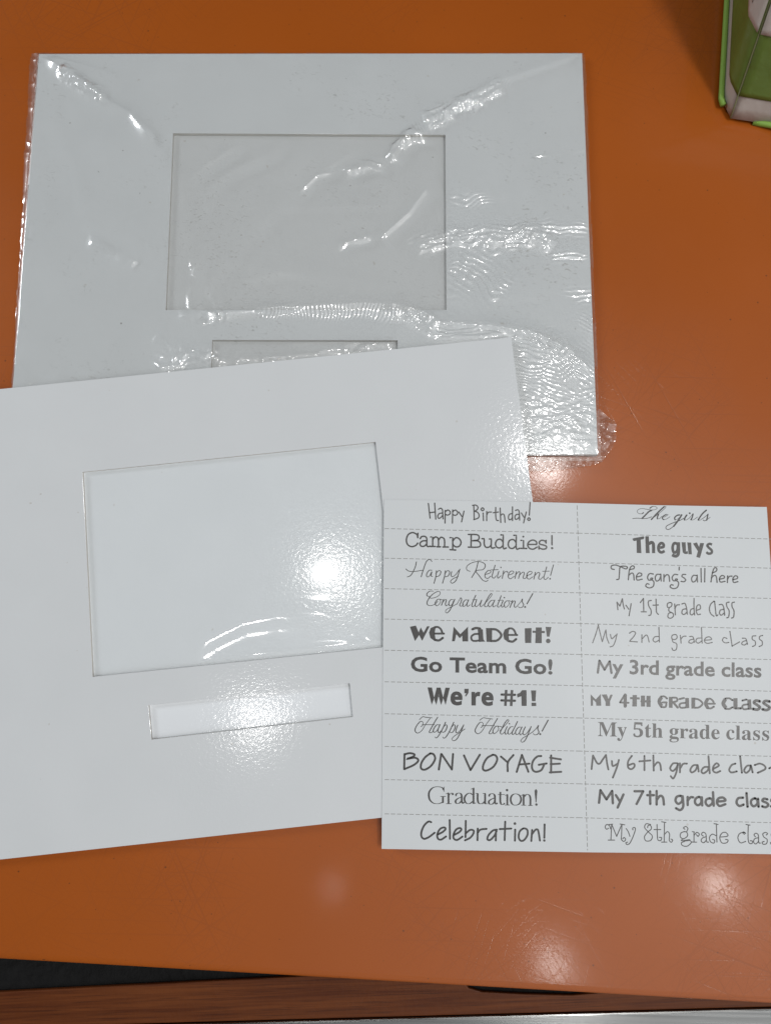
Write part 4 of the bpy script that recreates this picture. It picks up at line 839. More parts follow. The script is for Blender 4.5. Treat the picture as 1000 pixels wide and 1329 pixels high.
'My 5th grade class': ('2139 -4 2132 -3 2123 -1 2113 2 2112 3 2110 3 2108 3 2104 3 2101 0 2099 -3 2093 -3 2093 42 2100 42 2103 32 2108 23 2113 16 2120 10 2127 7 2135 6 2141 6 2146 8 2150 11 2153 14 2155 18 2156 23 2154 30 2149 37 2141 42 2121 52 2113 57 2106 62 2100 68 2097 74 2094 81 2093 88 2095 99 2098 108 2105 116 2113 123 2123 126 2135 128 2138 127 2141 127 2145 126 2149 125 2153 124 2158 123 2159 123 2160 123 2161 122 2162 122 2163 122 2164 122 2167 123 2169 124 2171 128 2176 128 2176 89 2170 89 2167 98 2162 105 2157 111 2151 115 2145 118 2138 118 2133 118 2129 117 2125 114 2123 111 2121 108 2121 104 2121 100 2122 96 2125 93 2128 90 2132 87 2137 85 2155 76 2164 71 2170 66 2175 61 2179 54 2181 47 2182 38 2180 26 2176 16 2170 7 2161 1 2151 -3 2024 -4 2016 -3 2008 -1 1998 2 1996 3 1995 3 1993 3 1989 3 1986 0 1984 -3 1978 -3 1978 42 1985 42 1988 32 1992 23 1998 16 2005 10 2012 7 2020 6 2026 6 2031 8 2035 11 2038 14 2040 18 2040 23 2039 30 2034 37 2026 42 2006 52 1998 57 1991 62 1985 68 1981 74 1979 81 1978 88 1979 99 1983 108 1989 116 1998 123 2008 126 2020 128 2023 127 2026 127 2030 126 2034 125 2038 124 2043 123 2044 123 2045 123 2046 122 2047 122 2048 122 2049 122 2051 123 2054 124 2056 128 2061 128 2061 89 2055 89 2051 98 2047 105 2042 111 2036 115 2030 118 2023 118 2018 118 2013 117 2010 114 2007 111 2006 108 2005 104 2006 100 2007 96 2010 93 2013 90 2017 87 2022 85 2040 76 2048 71 2055 66 2060 61 2064 54 2066 47 2066 38 2065 26 2061 16 2055 7 2046 1 2036 -3 1928 -4 1916 -2 1909 4 1906 14 1893 4 1879 -2 1864 -3 1855 -3 1848 0 1842 5 1838 10 1835 17 1834 25 1836 36 1842 46 1851 54 1865 62 1883 69 1905 76 1905 96 1905 103 1903 109 1901 113 1897 116 1892 118 1885 118 1875 117 1870 114 1868 110 1868 108 1869 106 1871 103 1873 99 1875 96 1875 92 1875 88 1873 84 1870 81 1866 78 1862 77 1857 76 1852 77 1847 79 1844 81 1841 85 1840 89 1839 95 1840 101 1842 106 1846 111 1851 116 1857 120 1864 123 1872 125 1881 127 1891 127 1908 126 1921 123 1931 117 1938 109 1942 98 1943 84 1943 25 1943 21 1943 18 1944 16 1945 15 1946 14 1948 14 1950 14 1952 15 1954 17 1958 11 1948 3 1938 -2 1886 13 1889 14 1892 15 1896 16 1899 19 1902 22 1905 25 1905 68 1888 61 1877 49 1873 34 1875 22 1879 16 1753 0 1753 6 1758 7 1762 8 1764 10 1766 13 1767 17 1767 22 1767 159 1767 164 1766 169 1765 172 1763 174 1759 175 1754 176 1754 182 1806 182 1806 22 1806 17 1807 13 1808 10 1810 8 1814 7 1818 6 1818 0 1691 -4 1681 -3 1672 0 1663 4 1656 11 1649 18 1644 27 1640 37 1637 48 1637 60 1637 72 1640 84 1645 95 1651 104 1658 112 1667 119 1677 124 1687 127 1699 128 1711 127 1721 124 1729 119 1735 113 1738 106 1740 98 1739 93 1738 89 1735 86 1732 84 1728 82 1723 82 1714 84 1709 90 1707 100 1707 102 1707 103 1707 104 1708 106 1708 107 1708 109 1706 114 1703 118 1696 119 1684 114 1676 99 1674 75 1675 57 1678 42 1684 30 1691 22 1700 17 1710 15 1720 17 1729 21 1737 29 1743 24 1728 9 1711 -1 1500 -4 1490 -3 1481 0 1472 4 1465 10 1459 18 1453 27 1449 38 1447 50 1446 63 1447 75 1450 86 1454 96 1459 105 1466 113 1473 119 1482 124 1491 126 1501 127 1516 126 1528 121 1538 112 1546 100 1550 86 1552 69 1552 66 1485 66 1489 39 1500 22 1518 17 1529 19 1538 25 1547 34 1552 29 1538 11 1520 0 1485 77 1519 77 1519 86 1519 96 1518 105 1516 111 1513 115 1509 118 1503 119 1493 115 1487 102 1485 81 1346 -4 1337 -3 1329 0 1322 4 1315 10 1309 18 1304 27 1301 37 1299 47 1298 59 1299 72 1301 84 1305 95 1310 104 1316 112 1323 119 1331 124 1340 126 1349 127 1361 126 1371 121 1380 112 1380 160 1379 165 1378 169 1375 172 1372 174 1367 175 1361 176 1361 182 1418 182 1418 30 1418 24 1419 20 1420 16 1423 14 1427 12 1432 11 1432 4 1416 3 1399 1 1380 -4 1380 16 1371 5 1360 -2 1359 11 1363 12 1367 14 1371 17 1375 20 1378 25 1380 30 1380 97 1378 101 1376 105 1373 108 1369 110 1365 112 1360 112 1353 111 1347 107 1343 100 1340 90 1338 77 1338 61 1338 46 1340 33 1342 23 1346 17 1352 13 1255 -4 1243 -2 1236 4 1233 14 1220 4 1206 -2 1191 -3 1182 -3 1175 0 1169 5 1165 10 1162 17 1161 25 1163 36 1169 46 1178 54 1192 62 1210 69 1233 76 1233 96 1232 103 1230 109 1228 113 1224 116 1219 118 1212 118 1202 117 1197 114 1195 110 1195 108 1196 106 1198 103 1200 99 1202 96 1202 92 1202 88 1200 84 1197 81 1193 78 1189 77 1184 76 1179 77 1174 79 1171 81 1168 85 1167 89 1166 95 1167 101 1169 106 1173 111 1178 116 1184 120 1191 123 1199 125 1208 127 1218 127 1235 126 1249 123 1258 117 1265 109 1269 98 1270 84 1270 25 1270 21 1270 18 1271 16 1272 15 1273 14 1275 14 1277 14 1279 15 1281 17 1285 11 1275 3 1266 -2 1213 13 1216 14 1219 15 1223 16 1226 19 1229 22 1233 25 1233 68 1215 61 1204 49 1200 34 1202 22 1206 16 1045 0 1045 6 1050 7 1054 8 1056 10 1058 13 1059 17 1059 22 1059 101 1059 107 1058 111 1057 114 1054 116 1051 117 1046 117 1046 124 1096 124 1096 101 1101 109 1107 115 1113 120 1119 124 1125 127 1131 127 1138 127 1144 125 1148 122 1151 117 1153 112 1154 106 1153 102 1152 97 1149 94 1146 91 1142 89 1137 89 1133 89 1129 90 1127 92 1125 95 1123 97 1121 100 1119 102 1116 104 1113 104 1110 103 1106 101 1103 97 1100 91 1098 85 1098 77 1098 22 1098 17 1099 13 1102 10 1105 8 1110 7 1117 6 1117 0 965 -56 950 -55 936 -53 926 -49 919 -43 914 -37 913 -30 915 -22 922 -15 935 -10 925 -4 919 4 917 12 917 18 920 24 924 30 930 35 938 39 948 44 930 54 920 67 916 85 917 93 919 100 923 107 928 113 935 118 942 122 951 125 960 127 970 127 980 127 991 125 1000 122 1034 122 1034 107 1014 107 1020 99 1023 91 1024 81 1023 74 1021 67 1018 60 1013 55 1007 50 1001 46 993 43 985 42 976 41 974 41 972 41 970 41 968 42 966 42 964 42 959 41 956 40 952 38 950 35 948 32 947 28 949 24 955 21 964 20 977 20 990 19 1002 18 1011 16 1018 13 1024 10 1028 5 1031 0 1033 -7 1033 -15 1032 -27 1026 -37 1016 -45 1003 -51 986 -55 970 50 976 51 980 54 983 58 985 65 987 74 987 84 987 95 985 104 983 110 980 115 976 118 970 119 964 118 960 115 957 110 955 104 953 95 953 84 953 74 955 65 957 58 960 54 964 51 971 -46 994 -44 1008 -38 1012 -26 1012 -22 1010 -19 1007 -17 1002 -15 996 -14 989 -14 946 -14 941 -18 938 -23 936 -29 937 -33 940 -38 945 -41 952 -44 960 -46 692 0 692 6 697 7 701 8 703 10 705 13 706 17 706 22 706 160 706 165 705 169 703 172 701 174 697 175 693 176 693 182 744 182 744 107 755 118 768 125 782 127 802 123 813 108 817 85 817 22 817 17 818 13 820 10 822 8 826 7 830 6 830 0 766 0 766 6 768 6 774 8 778 13 779 22 779 87 779 93 778 99 777 103 774 106 771 108 766 109 758 107 751 102 744 94 744 22 744 17 745 13 747 10 749 8 752 7 757 6 757 0 643 -4 633 -3 626 0 620 4 616 10 614 18 613 28 613 111 602 111 602 120 612 130 621 139 629 148 636 156 641 163 645 170 651 170 651 124 677 124 677 111 651 111 651 33 652 28 652 24 653 20 655 18 658 17 661 16 667 18 672 22 676 30 683 26 673 10 660 0 509 -3 497 -2 486 -1 477 2 470 5 464 9 460 14 457 19 455 24 454 30 455 36 457 40 460 44 465 46 470 48 476 48 476 43 477 38 479 33 481 29 484 24 488 21 493 18 498 17 505 16 511 17 517 18 522 20 526 23 530 28 534 33 536 40 538 49 538 59 537 71 534 81 529 89 522 95 513 98 502 99 495 99 490 98 485 97 480 96 476 95 472 94 460 99 468 192 570 192 571 143 556 143 554 152 553 155 552 158 550 160 548 161 545 162 541 162 485 162 481 113 484 114 489 115 494 115 500 116 505 116 511 117 530 115 547 110 561 102 571 91 577 77 579 59 579 48 577 38 573 30 568 22 563 16 556 11 549 7 542 3 534 1 526 -1 517 -2 275 -56 268 -55 262 -53 258 -50 254 -45 252 -40 251 -34 251 -29 253 -25 255 -21 259 -18 263 -16 268 -16 272 -16 276 -18 279 -20 282 -23 283 -26 283 -30 283 -31 283 -32 283 -33 283 -34 283 -35 284 -37 285 -39 288 -39 291 -38 295 -35 299 -30 301 -26 303 -22 305 -18 307 -13 308 -8 310 -2 268 100 267 104 265 107 263 110 262 112 261 114 260 115 258 116 255 117 252 117 252 124 318 124 318 117 314 117 310 117 308 116 306 115 305 113 305 110 305 109 305 108 305 107 306 105 306 104 307 103 328 48 346 96 347 99 347 102 348 104 348 106 349 108 349 110 348 112 347 114 345 116 343 117 339 117 335 117 335 124 373 124 373 117 370 117 367 115 364 112 362 108 360 103 357 97 318 -10 314 -21 310 -31 305 -38 301 -44 296 -49 292 -52 287 -54 281 -56 6 0 6 7 14 8 20 10 25 13 28 17 29 23 30 32 30 153 30 158 29 163 28 166 27 169 24 171 21 173 17 174 12 175 6 175 6 182 74 182 127 57 180 182 247 182 247 175 239 174 233 172 229 169 226 165 225 159 224 151 224 34 224 27 225 22 226 17 228 14 230 11 233 9 236 8 241 7 247 7 247 0 158 0 158 7 164 8 169 9 173 10 176 12 178 14 180 18 181 22 182 27 182 33 182 160 115 0 108 0 42 156 42 32 43 23 45 16 48 12 53 9 59 8 68 7 68 0',
 '39 41 40 54 56 55 54 57 56 39 42 41 39 43 42 39 44 43 38 44 39 38 45 44 53 57 54 38 46 45 38 47 46 38 48 47 38 49 48 37 49 38 52 57 53 37 50 49 37 51 50 37 52 51 37 64 52 64 63 52 63 62 52 62 61 52 61 60 52 60 57 52 37 65 64 37 66 65 37 67 66 36 67 37 36 68 67 36 69 68 35 69 36 35 70 69 59 57 60 35 71 70 35 72 71 34 72 35 58 57 59 34 73 72 34 74 73 34 75 74 33 75 34 33 76 75 33 77 76 32 77 33 32 78 77 31 78 32 31 79 78 30 79 31 30 80 79 29 80 30 29 81 80 28 81 29 28 82 81 27 82 28 27 83 82 10 12 11 10 13 12 26 83 27 26 84 83 25 84 26 10 14 13 24 84 25 24 85 84 23 85 24 10 15 14 22 85 23 22 86 85 10 7 15 7 16 15 21 86 22 20 86 21 7 6 16 6 17 16 19 86 20 19 87 86 6 18 17 18 87 19 6 87 18 5 87 6 4 87 5 3 87 4 10 8 7 2 87 3 2 88 87 10 9 8 1 88 2 1 0 88 128 130 129 143 145 144 143 146 145 128 131 130 128 132 131 128 133 132 127 133 128 127 134 133 142 146 143 127 135 134 127 136 135 127 137 136 127 138 137 126 138 127 141 146 142 126 139 138 126 140 139 126 141 140 126 153 141 153 152 141 152 151 141 151 150 141 150 149 141 149 146 141 126 154 153 126 155 154 126 156 155 125 156 126 125 157 156 125 158 157 124 158 125 124 159 158 148 146 149 124 160 159 124 161 160 123 161 124 147 146 148 123 162 161 123 163 162 123 164 163 122 164 123 122 165 164 122 166 165 121 166 122 121 167 166 120 167 121 120 168 167 119 168 120 119 169 168 118 169 119 118 170 169 117 170 118 117 171 170 116 171 117 116 172 171 99 101 100 99 102 101 115 172 116 115 173 172 114 173 115 99 103 102 113 173 114 113 174 173 112 174 113 99 104 103 111 174 112 111 175 174 99 96 104 96 105 104 110 175 111 109 175 110 96 95 105 95 106 105 108 175 109 108 176 175 95 107 106 107 176 108 95 176 107 94 176 95 93 176 94 92 176 93 99 97 96 91 176 92 91 177 176 99 98 97 90 177 91 90 89 177 232 234 233 231 234 232 231 235 234 230 235 231 229 235 230 229 236 235 228 203 229 203 236 229 228 204 203 202 236 203 201 236 202 228 205 204 201 237 236 227 205 228 200 237 201 227 206 205 199 237 200 226 206 227 226 207 206 198 237 199 198 238 237 226 208 207 225 208 226 225 209 208 197 238 198 225 210 209 224 210 225 224 211 210 197 239 238 196 239 197 224 212 211 223 212 224 223 213 212 222 213 223 222 214 213 221 214 222 196 240 239 221 215 214 220 215 221 220 216 215 219 216 220 219 217 216 218 217 219 195 260 196 260 240 196 194 260 195 194 261 260 259 240 260 193 261 194 193 262 261 192 262 193 192 263 262 191 263 192 190 263 191 190 264 263 189 264 190 258 240 259 258 241 240 189 265 264 257 241 258 257 242 241 256 242 257 256 243 242 188 265 189 248 250 249 255 243 256 255 244 243 188 253 265 247 250 248 254 244 255 254 181 244 181 245 244 246 250 247 254 182 181 180 245 181 180 246 245 253 182 254 180 250 246 188 182 253 180 251 250 187 182 188 186 182 187 186 183 182 179 251 180 179 252 251 185 183 186 185 184 183 178 252 179 280 282 281 280 279 282 279 278 282 278 277 282 277 276 282 276 283 282 275 283 276 274 283 275 273 283 274 272 283 273 272 284 283 272 285 284 271 285 272 271 286 285 270 286 271 270 287 286 269 287 270 269 288 287 268 288 269 268 289 288 267 289 268 266 289 267 266 290 289 308 310 309 308 311 310 307 311 308 307 312 311 306 312 307 306 333 312 333 313 312 305 333 306 305 334 333 332 313 333 331 313 332 330 313 331 305 335 334 330 314 313 304 335 305 329 314 330 328 314 329 328 315 314 327 315 328 326 315 327 303 335 304 325 315 326 324 315 325 323 315 324 303 336 335 323 316 315 302 336 303 323 317 316 322 317 323 322 318 317 322 319 318 301 336 302 321 319 322 321 320 319 301 337 336 300 337 301 299 337 300 299 338 337 298 338 299 298 339 338 297 339 298 297 340 339 344 346 345 296 340 297 344 347 346 296 341 340 343 347 344 295 341 296 295 342 341 342 347 343 295 347 342 294 347 295 294 348 347 293 348 294 292 348 293 292 291 348 366 368 367 365 368 366 365 369 368 364 369 365 364 393 369 393 392 369 392 370 369 363 393 364 363 394 393 391 370 392 390 370 391 363 395 394 362 395 363 390 371 370 389 371 390 361 395 362 388 371 389 361 396 395 388 372 371 387 372 388 360 396 361 387 373 372 359 396 360 386 373 387 359 385 396 359 386 385 359 373 386 358 375 359 375 373 359 375 374 373 358 376 375 357 376 358 356 376 357 356 377 376 355 377 356 380 382 381 380 383 382 354 377 355 379 383 380 354 378 377 378 383 379 353 378 354 353 383 378 353 384 383 352 384 353 351 384 352 351 349 384 350 349 351 425 427 426 425 424 427 424 423 427 423 422 427 422 421 427 421 420 427 420 428 427 419 428 420 418 428 419 414 416 415 413 416 414 413 417 416 412 417 413 412 418 417 411 455 412 455 418 412 410 455 411 410 456 455 454 418 455 454 453 418 453 452 418 452 451 418 451 450 418 450 428 418 410 457 456 410 458 457 409 458 410 449 428 450 409 459 458 448 428 449 408 459 409 408 460 459 407 460 408 407 461 460 406 461 407 406 462 461 405 462 406 404 462 405 404 463 462 403 463 404 403 464 463 447 428 448 447 429 428 402 464 403 446 429 447 446 430 429 402 465 464 445 430 446 445 431 430 401 465 402 401 466 465 444 439 445 439 431 445 439 432 431 444 440 439 438 432 439 438 433 432 443 440 444 401 442 466 438 434 433 442 440 443 401 440 442 438 437 434 437 436 434 436 435 434 400 440 401 400 441 440 399 441 400 398 441 399 398 397 441 521 523 522 520 523 521 520 524 523 519 524 520 518 524 519 518 525 524 517 492 518 492 525 518 517 493 492 491 525 492 490 525 491 517 494 493 490 526 525 516 494 517 489 526 490 516 495 494 488 526 489 515 495 516 515 496 495 487 526 488 487 527 526 515 497 496 514 497 515 514 498 497 486 527 487 514 499 498 513 499 514 513 500 499 486 528 527 485 528 486 513 501 500 512 501 513 512 502 501 511 502 512 511 503 502 510 503 511 485 529 528 510 504 503 509 504 510 509 505 504 508 505 509 508 506 505 507 506 508 484 549 485 549 529 485 483 549 484 483 550 549 548 529 549 482 550 483 482 551 550 481 551 482 481 552 551 480 552 481 479 552 480 479 553 552 478 553 479 547 529 548 547 530 529 478 554 553 546 530 547 546 531 530 545 531 546 545 532 531 477 554 478 537 539 538 544 532 545 544 533 532 477 542 554 536 539 537 543 533 544 543 470 533 470 534 533 535 539 536 543 471 470 469 534 470 469 535 534 542 471 543 469 539 535 477 471 542 469 540 539 476 471 477 475 471 476 475 472 471 468 540 469 468 541 540 474 472 475 474 473 472 467 541 468 577 579 578 577 580 579 576 580 577 576 581 580 575 581 576 569 571 570 569 568 571 568 567 571 567 572 571 575 582 581 574 582 575 574 583 582 566 572 567 573 583 574 565 572 566 573 584 583 564 572 565 572 599 573 599 584 573 563 572 564 599 585 584 572 600 599 598 585 599 597 585 598 572 601 600 596 585 597 596 586 585 562 572 563 562 602 572 602 601 572 595 586 596 595 587 586 594 587 595 562 603 602 593 587 594 593 588 587 592 588 593 562 604 603 592 589 588 591 589 592 591 590 589 562 605 604 562 606 605 561 606 562 561 607 606 560 607 561 560 608 607 559 608 560 559 609 608 558 609 559 558 610 609 557 610 558 557 611 610 556 611 557 556 612 611 555 612 556 555 613 612 643 645 644 642 645 643 642 646 645 641 646 642 641 647 646 640 647 641 640 648 647 640 705 648 705 704 648 704 649 648 640 706 705 639 706 640 639 707 706 703 649 704 702 649 703 639 708 707 638 708 639 638 709 708 701 650 702 650 649 702 701 651 650 637 709 638 637 710 709 700 651 701 636 710 637 700 652 651 636 711 710 699 652 700 635 711 636 699 653 652 634 711 635 634 712 711 698 653 699 698 654 653 698 655 654 634 713 712 697 655 698 633 713 634 697 656 655 633 714 713 696 656 697 696 657 656 633 715 714 695 657 696 695 658 657 632 715 633 632 716 715 694 658 695 632 693 716 693 658 694 693 659 658 632 659 693 632 660 659 631 668 632 668 660 632 668 661 660 668 667 661 667 666 661 666 662 661 631 669 668 665 662 666 664 662 665 663 662 664 631 670 669 631 671 670 630 671 631 630 672 671 630 673 672 629 673 630 629 674 673 628 674 629 628 675 674 627 675 628 627 676 675 627 677 676 627 678 677 627 679 678 627 680 679 626 680 627 626 681 680 626 682 681 626 683 682 625 683 626 625 684 683 625 685 684 624 685 625 624 686 685 623 686 624 623 687 686 622 727 623 727 726 623 726 687 623 622 728 727 725 687 726 724 687 725 724 723 687 723 688 687 621 728 622 722 688 723 621 729 728 721 688 722 620 729 621 720 688 721 620 730 729 719 688 720 719 689 688 620 731 730 619 731 620 619 732 731 618 732 619 719 690 689 718 690 719 618 733 732 618 734 733 617 734 618 617 735 734 717 690 718 717 691 690 617 717 735 617 691 717 616 691 617 616 692 691 615 692 616 615 614 692 750 752 751 750 749 752 749 748 752 748 747 752 747 753 752 746 753 747 745 753 746 744 753 745 743 753 744 755 757 756 754 757 755 754 758 757 753 780 754 780 758 754 753 781 780 779 758 780 779 759 758 778 759 779 753 782 781 743 783 753 783 782 753 777 759 778 776 759 777 775 759 776 743 784 783 774 759 775 773 759 774 773 760 759 742 784 743 742 785 784 772 760 773 772 761 760 742 786 785 772 762 761 741 786 742 771 762 772 741 787 786 771 763 762 740 787 741 740 788 787 771 764 763 739 788 740 739 789 788 771 765 764 738 789 739 770 765 771 738 790 789 770 766 765 737 790 738 736 790 737 736 791 790 768 770 769 768 766 770 768 767 766 806 808 807 806 809 808 805 809 806 804 809 805 803 809 804 802 809 803 801 809 802 801 810 809 801 811 810 800 811 801 799 811 800 798 812 799 812 811 799 798 813 812 798 814 813 821 823 822 797 814 798 797 815 814 821 824 823 797 816 815 820 824 821 797 817 816 796 817 797 796 818 817 819 824 820 796 819 818 796 824 819 795 824 796 795 825 824 794 825 795 793 825 794 793 792 825 872 884 873 884 874 873 884 883 874 883 882 874 882 881 874 881 880 874 880 875 874 872 885 884 879 875 880 878 875 879 877 875 878 876 875 877 890 892 891 889 892 890 888 892 889 887 892 888 887 893 892 886 893 887 885 893 886 872 893 885 872 894 893 872 865 894 865 864 894 864 895 894 871 870 872 870 869 872 869 868 872 868 867 872 867 866 872 866 865 872 863 895 864 862 895 863 862 896 895 861 896 862 860 896 861 860 897 896 859 897 860 858 897 859 858 898 897 857 898 858 840 842 841 857 899 898 839 842 840 838 842 839 837 842 838 837 843 842 856 899 857 836 843 837 836 844 843 856 900 899 835 844 836 835 845 844 855 900 856 834 845 835 855 901 900 834 846 845 854 901 855 834 847 846 833 847 834 853 901 854 853 902 901 833 848 847 852 902 853 832 848 833 832 849 848 851 902 852 832 850 849 850 902 851 850 903 902 832 903 850 831 903 832 831 904 903 830 904 831 830 905 904 829 905 830 829 906 905 828 906 829 828 907 906 827 907 828 827 908 907 826 908 827 954 956 955 954 957 956 983 985 984 983 986 985 953 957 954 953 958 957 982 986 983 982 987 986 981 987 982 952 958 953 952 959 958 981 988 987 980 988 981 952 960 959 951 960 952 951 961 960 979 988 980 979 989 988 950 961 951 950 962 961 978 989 979 949 962 950 949 963 962 977 989 978 977 990 989 948 963 949 947 963 948 947 964 963 976 990 977 947 965 964 976 991 990 975 991 976 947 966 965 946 966 947 946 967 966 974 991 975 946 968 967 945 968 946 945 969 968 973 991 974 973 992 991 945 970 969 972 992 973 944 970 945 971 992 972 971 993 992 970 993 971 944 993 970 943 993 944 942 993 943 942 994 993 941 994 942 920 922 921 920 923 922 919 923 920 919 924 923 940 994 941 918 924 919 918 925 924 940 995 994 917 925 918 939 995 940 917 926 925 916 926 917 938 995 939 916 927 926 915 927 916 937 995 938 915 928 927 937 996 995 915 929 928 915 930 929 915 931 930 914 931 915 914 932 931 914 933 932 936 996 937 914 934 933 936 997 996 935 997 936 914 935 934 914 997 935 913 997 914 913 998 997 912 998 913 912 999 998 911 999 912 911 1000 999 910 1000 911 910 1001 1000 909 1001 910 1019 1021 1020 1019 1018 1021 1018 1017 1021 1017 1016 1021 1016 1015 1021 1015 1057 1021 1057 1022 1021 1022 1054 1023 1054 1024 1023 1054 1026 1024 1026 1025 1024 1054 1027 1026 1054 1028 1027 1014 1057 1015 1054 1029 1028 1013 1057 1014 1012 1057 1013 1054 1030 1029 1011 1057 1012 1022 1055 1054 1053 1030 1054 1053 1031 1030 1010 1057 1011 1010 1058 1057 1056 1022 1057 1009 1058 1010 1053 1032 1031 1056 1055 1022 1053 1033 1032 1052 1033 1053 1009 1059 1058 1008 1059 1009 1052 1034 1033 1051 1034 1052 1007 1059 1008 1007 1060 1059 1050 1034 1051 1050 1035 1034 1049 1035 1050 1049 1036 1035 1006 1060 1007 1006 1061 1060 1048 1036 1049 1048 1037 1036 1005 1061 1006 1005 1062 1061 1047 1037 1048 1047 1038 1037 1046 1038 1047 1004 1062 1005 1046 1039 1038 1004 1063 1062 1045 1039 1046 1045 1040 1039 1003 1063 1004 1044 1040 1045 1003 1064 1063 1044 1041 1040 1002 1064 1003 1002 1065 1064 1043 1041 1044 1043 1042 1041'),
}
BAKED_AT = {  # photo placement: origin, zoom, baseline from x,y to x,y, glyph units left/right, cap height
 "Go Team Go!": (525, 845, 5, 38, 951, 131, 149, 6, 2301, 285, 95),
 "We're #1!": (545, 885, 6.25, 58, 594, 182, 190, -11, 813, 187, 128),
 "My 3rd grade class": (765, 850, 4.348, 126, 968, 105, 127, -14, 2701, 285, 81),
 "My 5th grade class": (770, 930, 4.348, 24, 990, 111, 136, 6, 2182, 192, 84),
}
# ------------------------------------------------------------------ the surface everything lies on
floor = mesh_obj("floor", [(-1.6, -1.6, -.0166), (1.6, -1.6, -.0166), (1.6, 1.6, -.0166), (-1.6, 1.6, -.0166)], [(0, 1, 2, 3)], M_RUBBER_MAT)  # black rubber mat at ledge level, not the floor of the room
tag(floor, kind="structure")

ea, eb = Vector(at(0, 1249)), Vector(at(1000, 1307))
ed = (eb - ea).normalized()
TW = .66
c0, c1 = ea - ed * TW, eb + ed * TW
table = slab("table", [c0.xy, c1.xy, (c1.x, .85), (c0.x, .85)], [], -.0130, 0.0, [M_ORANGE], round_=.0045, bres=6)
for p in table.data.polygons: p.use_smooth = True
wn_ = table.modifiers.new("weighted", 'WEIGHTED_NORMAL'); wn_.mode = 'FACE_AREA'; wn_.weight = 100; wn_.keep_sharp = True
tag(table, "glossy orange laminate tabletop with fine scratches and a rounded front edge", "table")

ZW = -.0140
edge_px = [(-500, 1312), (0, 1288), (370, 1269), (480, 1262), (596, 1268), (608, 1283), (625, 1288), (680, 1291), (742, 1292.5), (790, 1288), (1000, 1293), (1500, 1300)]
front_px = [(1500, 1293), (1000, 1307.5), (600, 1318), (250, 1327.5), (-500, 1352)]
ledge = slab("wooden_ledge", [at(*p, ZW)[:2] for p in edge_px] + [at(*p, ZW)[:2] for p in front_px], [], -.0163, ZW, [M_WOOD], round_=.0006)
tag(ledge, "dark brown wood grain ledge below the front edge of the orange table", "ledge")
strip_in = [at(p[0], p[1] + .8, ZW)[:2] for p in front_px[::-1]]
strip_out = [(x, y - .022) for x, y in strip_in[::-1]]
strip = slab("metal_trim", strip_in + strip_out, [], -.0163, ZW + .0009, [M_METAL], round_=.0008)
strip.parent = ledge

# ------------------------------------------------------------------ photo mat inside the clear sleeve
ZU = .0034
def loop_px(pts, z): return [at(*p, z)[:2] for p in pts]
up_out = loop_px([(50.5, 69.5), (755, 68.5), (775.5, 590), (9.5, 590)], ZU)
up_win = loop_px([(224.5, 172.5), (577.5, 174.5), (579, 402), (215, 402)], ZU)
up_slot = loop_px([(275.5, 441), (515.5, 441.5), (516.5, 482), (273.5, 482)], ZU)
mat_up = empty("photo_mat", (sum(p[0] for p in up_out) / 4, sum(p[1] for p in up_out) / 4, 0.0004))
tag(mat_up, "white photo mat with two cut openings inside a wrinkled clear plastic sleeve", "photo mat")
o = slab("mat_board", up_out, [up_win, up_slot], .00125, ZU, [M_BOARD, M_CORE]); under(o, mat_up)
o = slab("backing_sheet", [(p[0] * .999, p[1] - .0002) for p in up_out], [], .0004, .0012, [M_BACK2, M_CORE]); under(o, mat_up)

# ------------------------------------------------------------------ loose photo mat lying over its lower edge
def low_base(x, y): return .0010 + .0126 * (y + .123)
TL = .0028
def low_top(x, y): return low_base(x, y) + TL
ang = math.radians(6.0)
ux, uy = Vector((math.cos(ang), math.sin(ang))), Vector((-math.sin(ang), math.cos(ang)))
tr = Vector(at(663, 437.5, low_top)[:2])
bl_ = Vector(at(250, 1088.5, low_top)[:2])
low_h = (tr - bl_).dot(uy)
low_w = .298
lw = lambda u, v: tuple(tr - ux * (low_w - u) - uy * (low_h - v))
low_out = [lw(0, 0), lw(low_w, 0), lw(low_w, low_h), lw(0, low_h)]
low_win = loop_px([(107, 612.5), (487, 573.5), (517, 838), (120, 878.5)], low_top)
low_slot = loop_px([(192.5, 915.5), (453.5, 887), (457.5, 930.5), (196.5, 960)], low_top)
mat_low = empty("photo_mat", (sum(p[0] for p in low_out) / 4, sum(p[1] for p in low_out) / 4, .0002))
tag(mat_low, "bare white photo mat laid across the table with a clear window and label slot", "photo mat")
o = slab("mat_board", low_out, [low_win, low_slot], .00085, TL, [M_BOARD, M_CORE], zoff=low_base); under(o, mat_low)
o = slab("backing_sheet", [lw(.001, .0006), lw(low_w - .0006, .0006), lw(low_w - .0006, low_h - .0008), lw(.001, low_h - .0008)], [], .0, .0008, [M_BACK, M_CORE], zoff=low_base); under(o, mat_low)

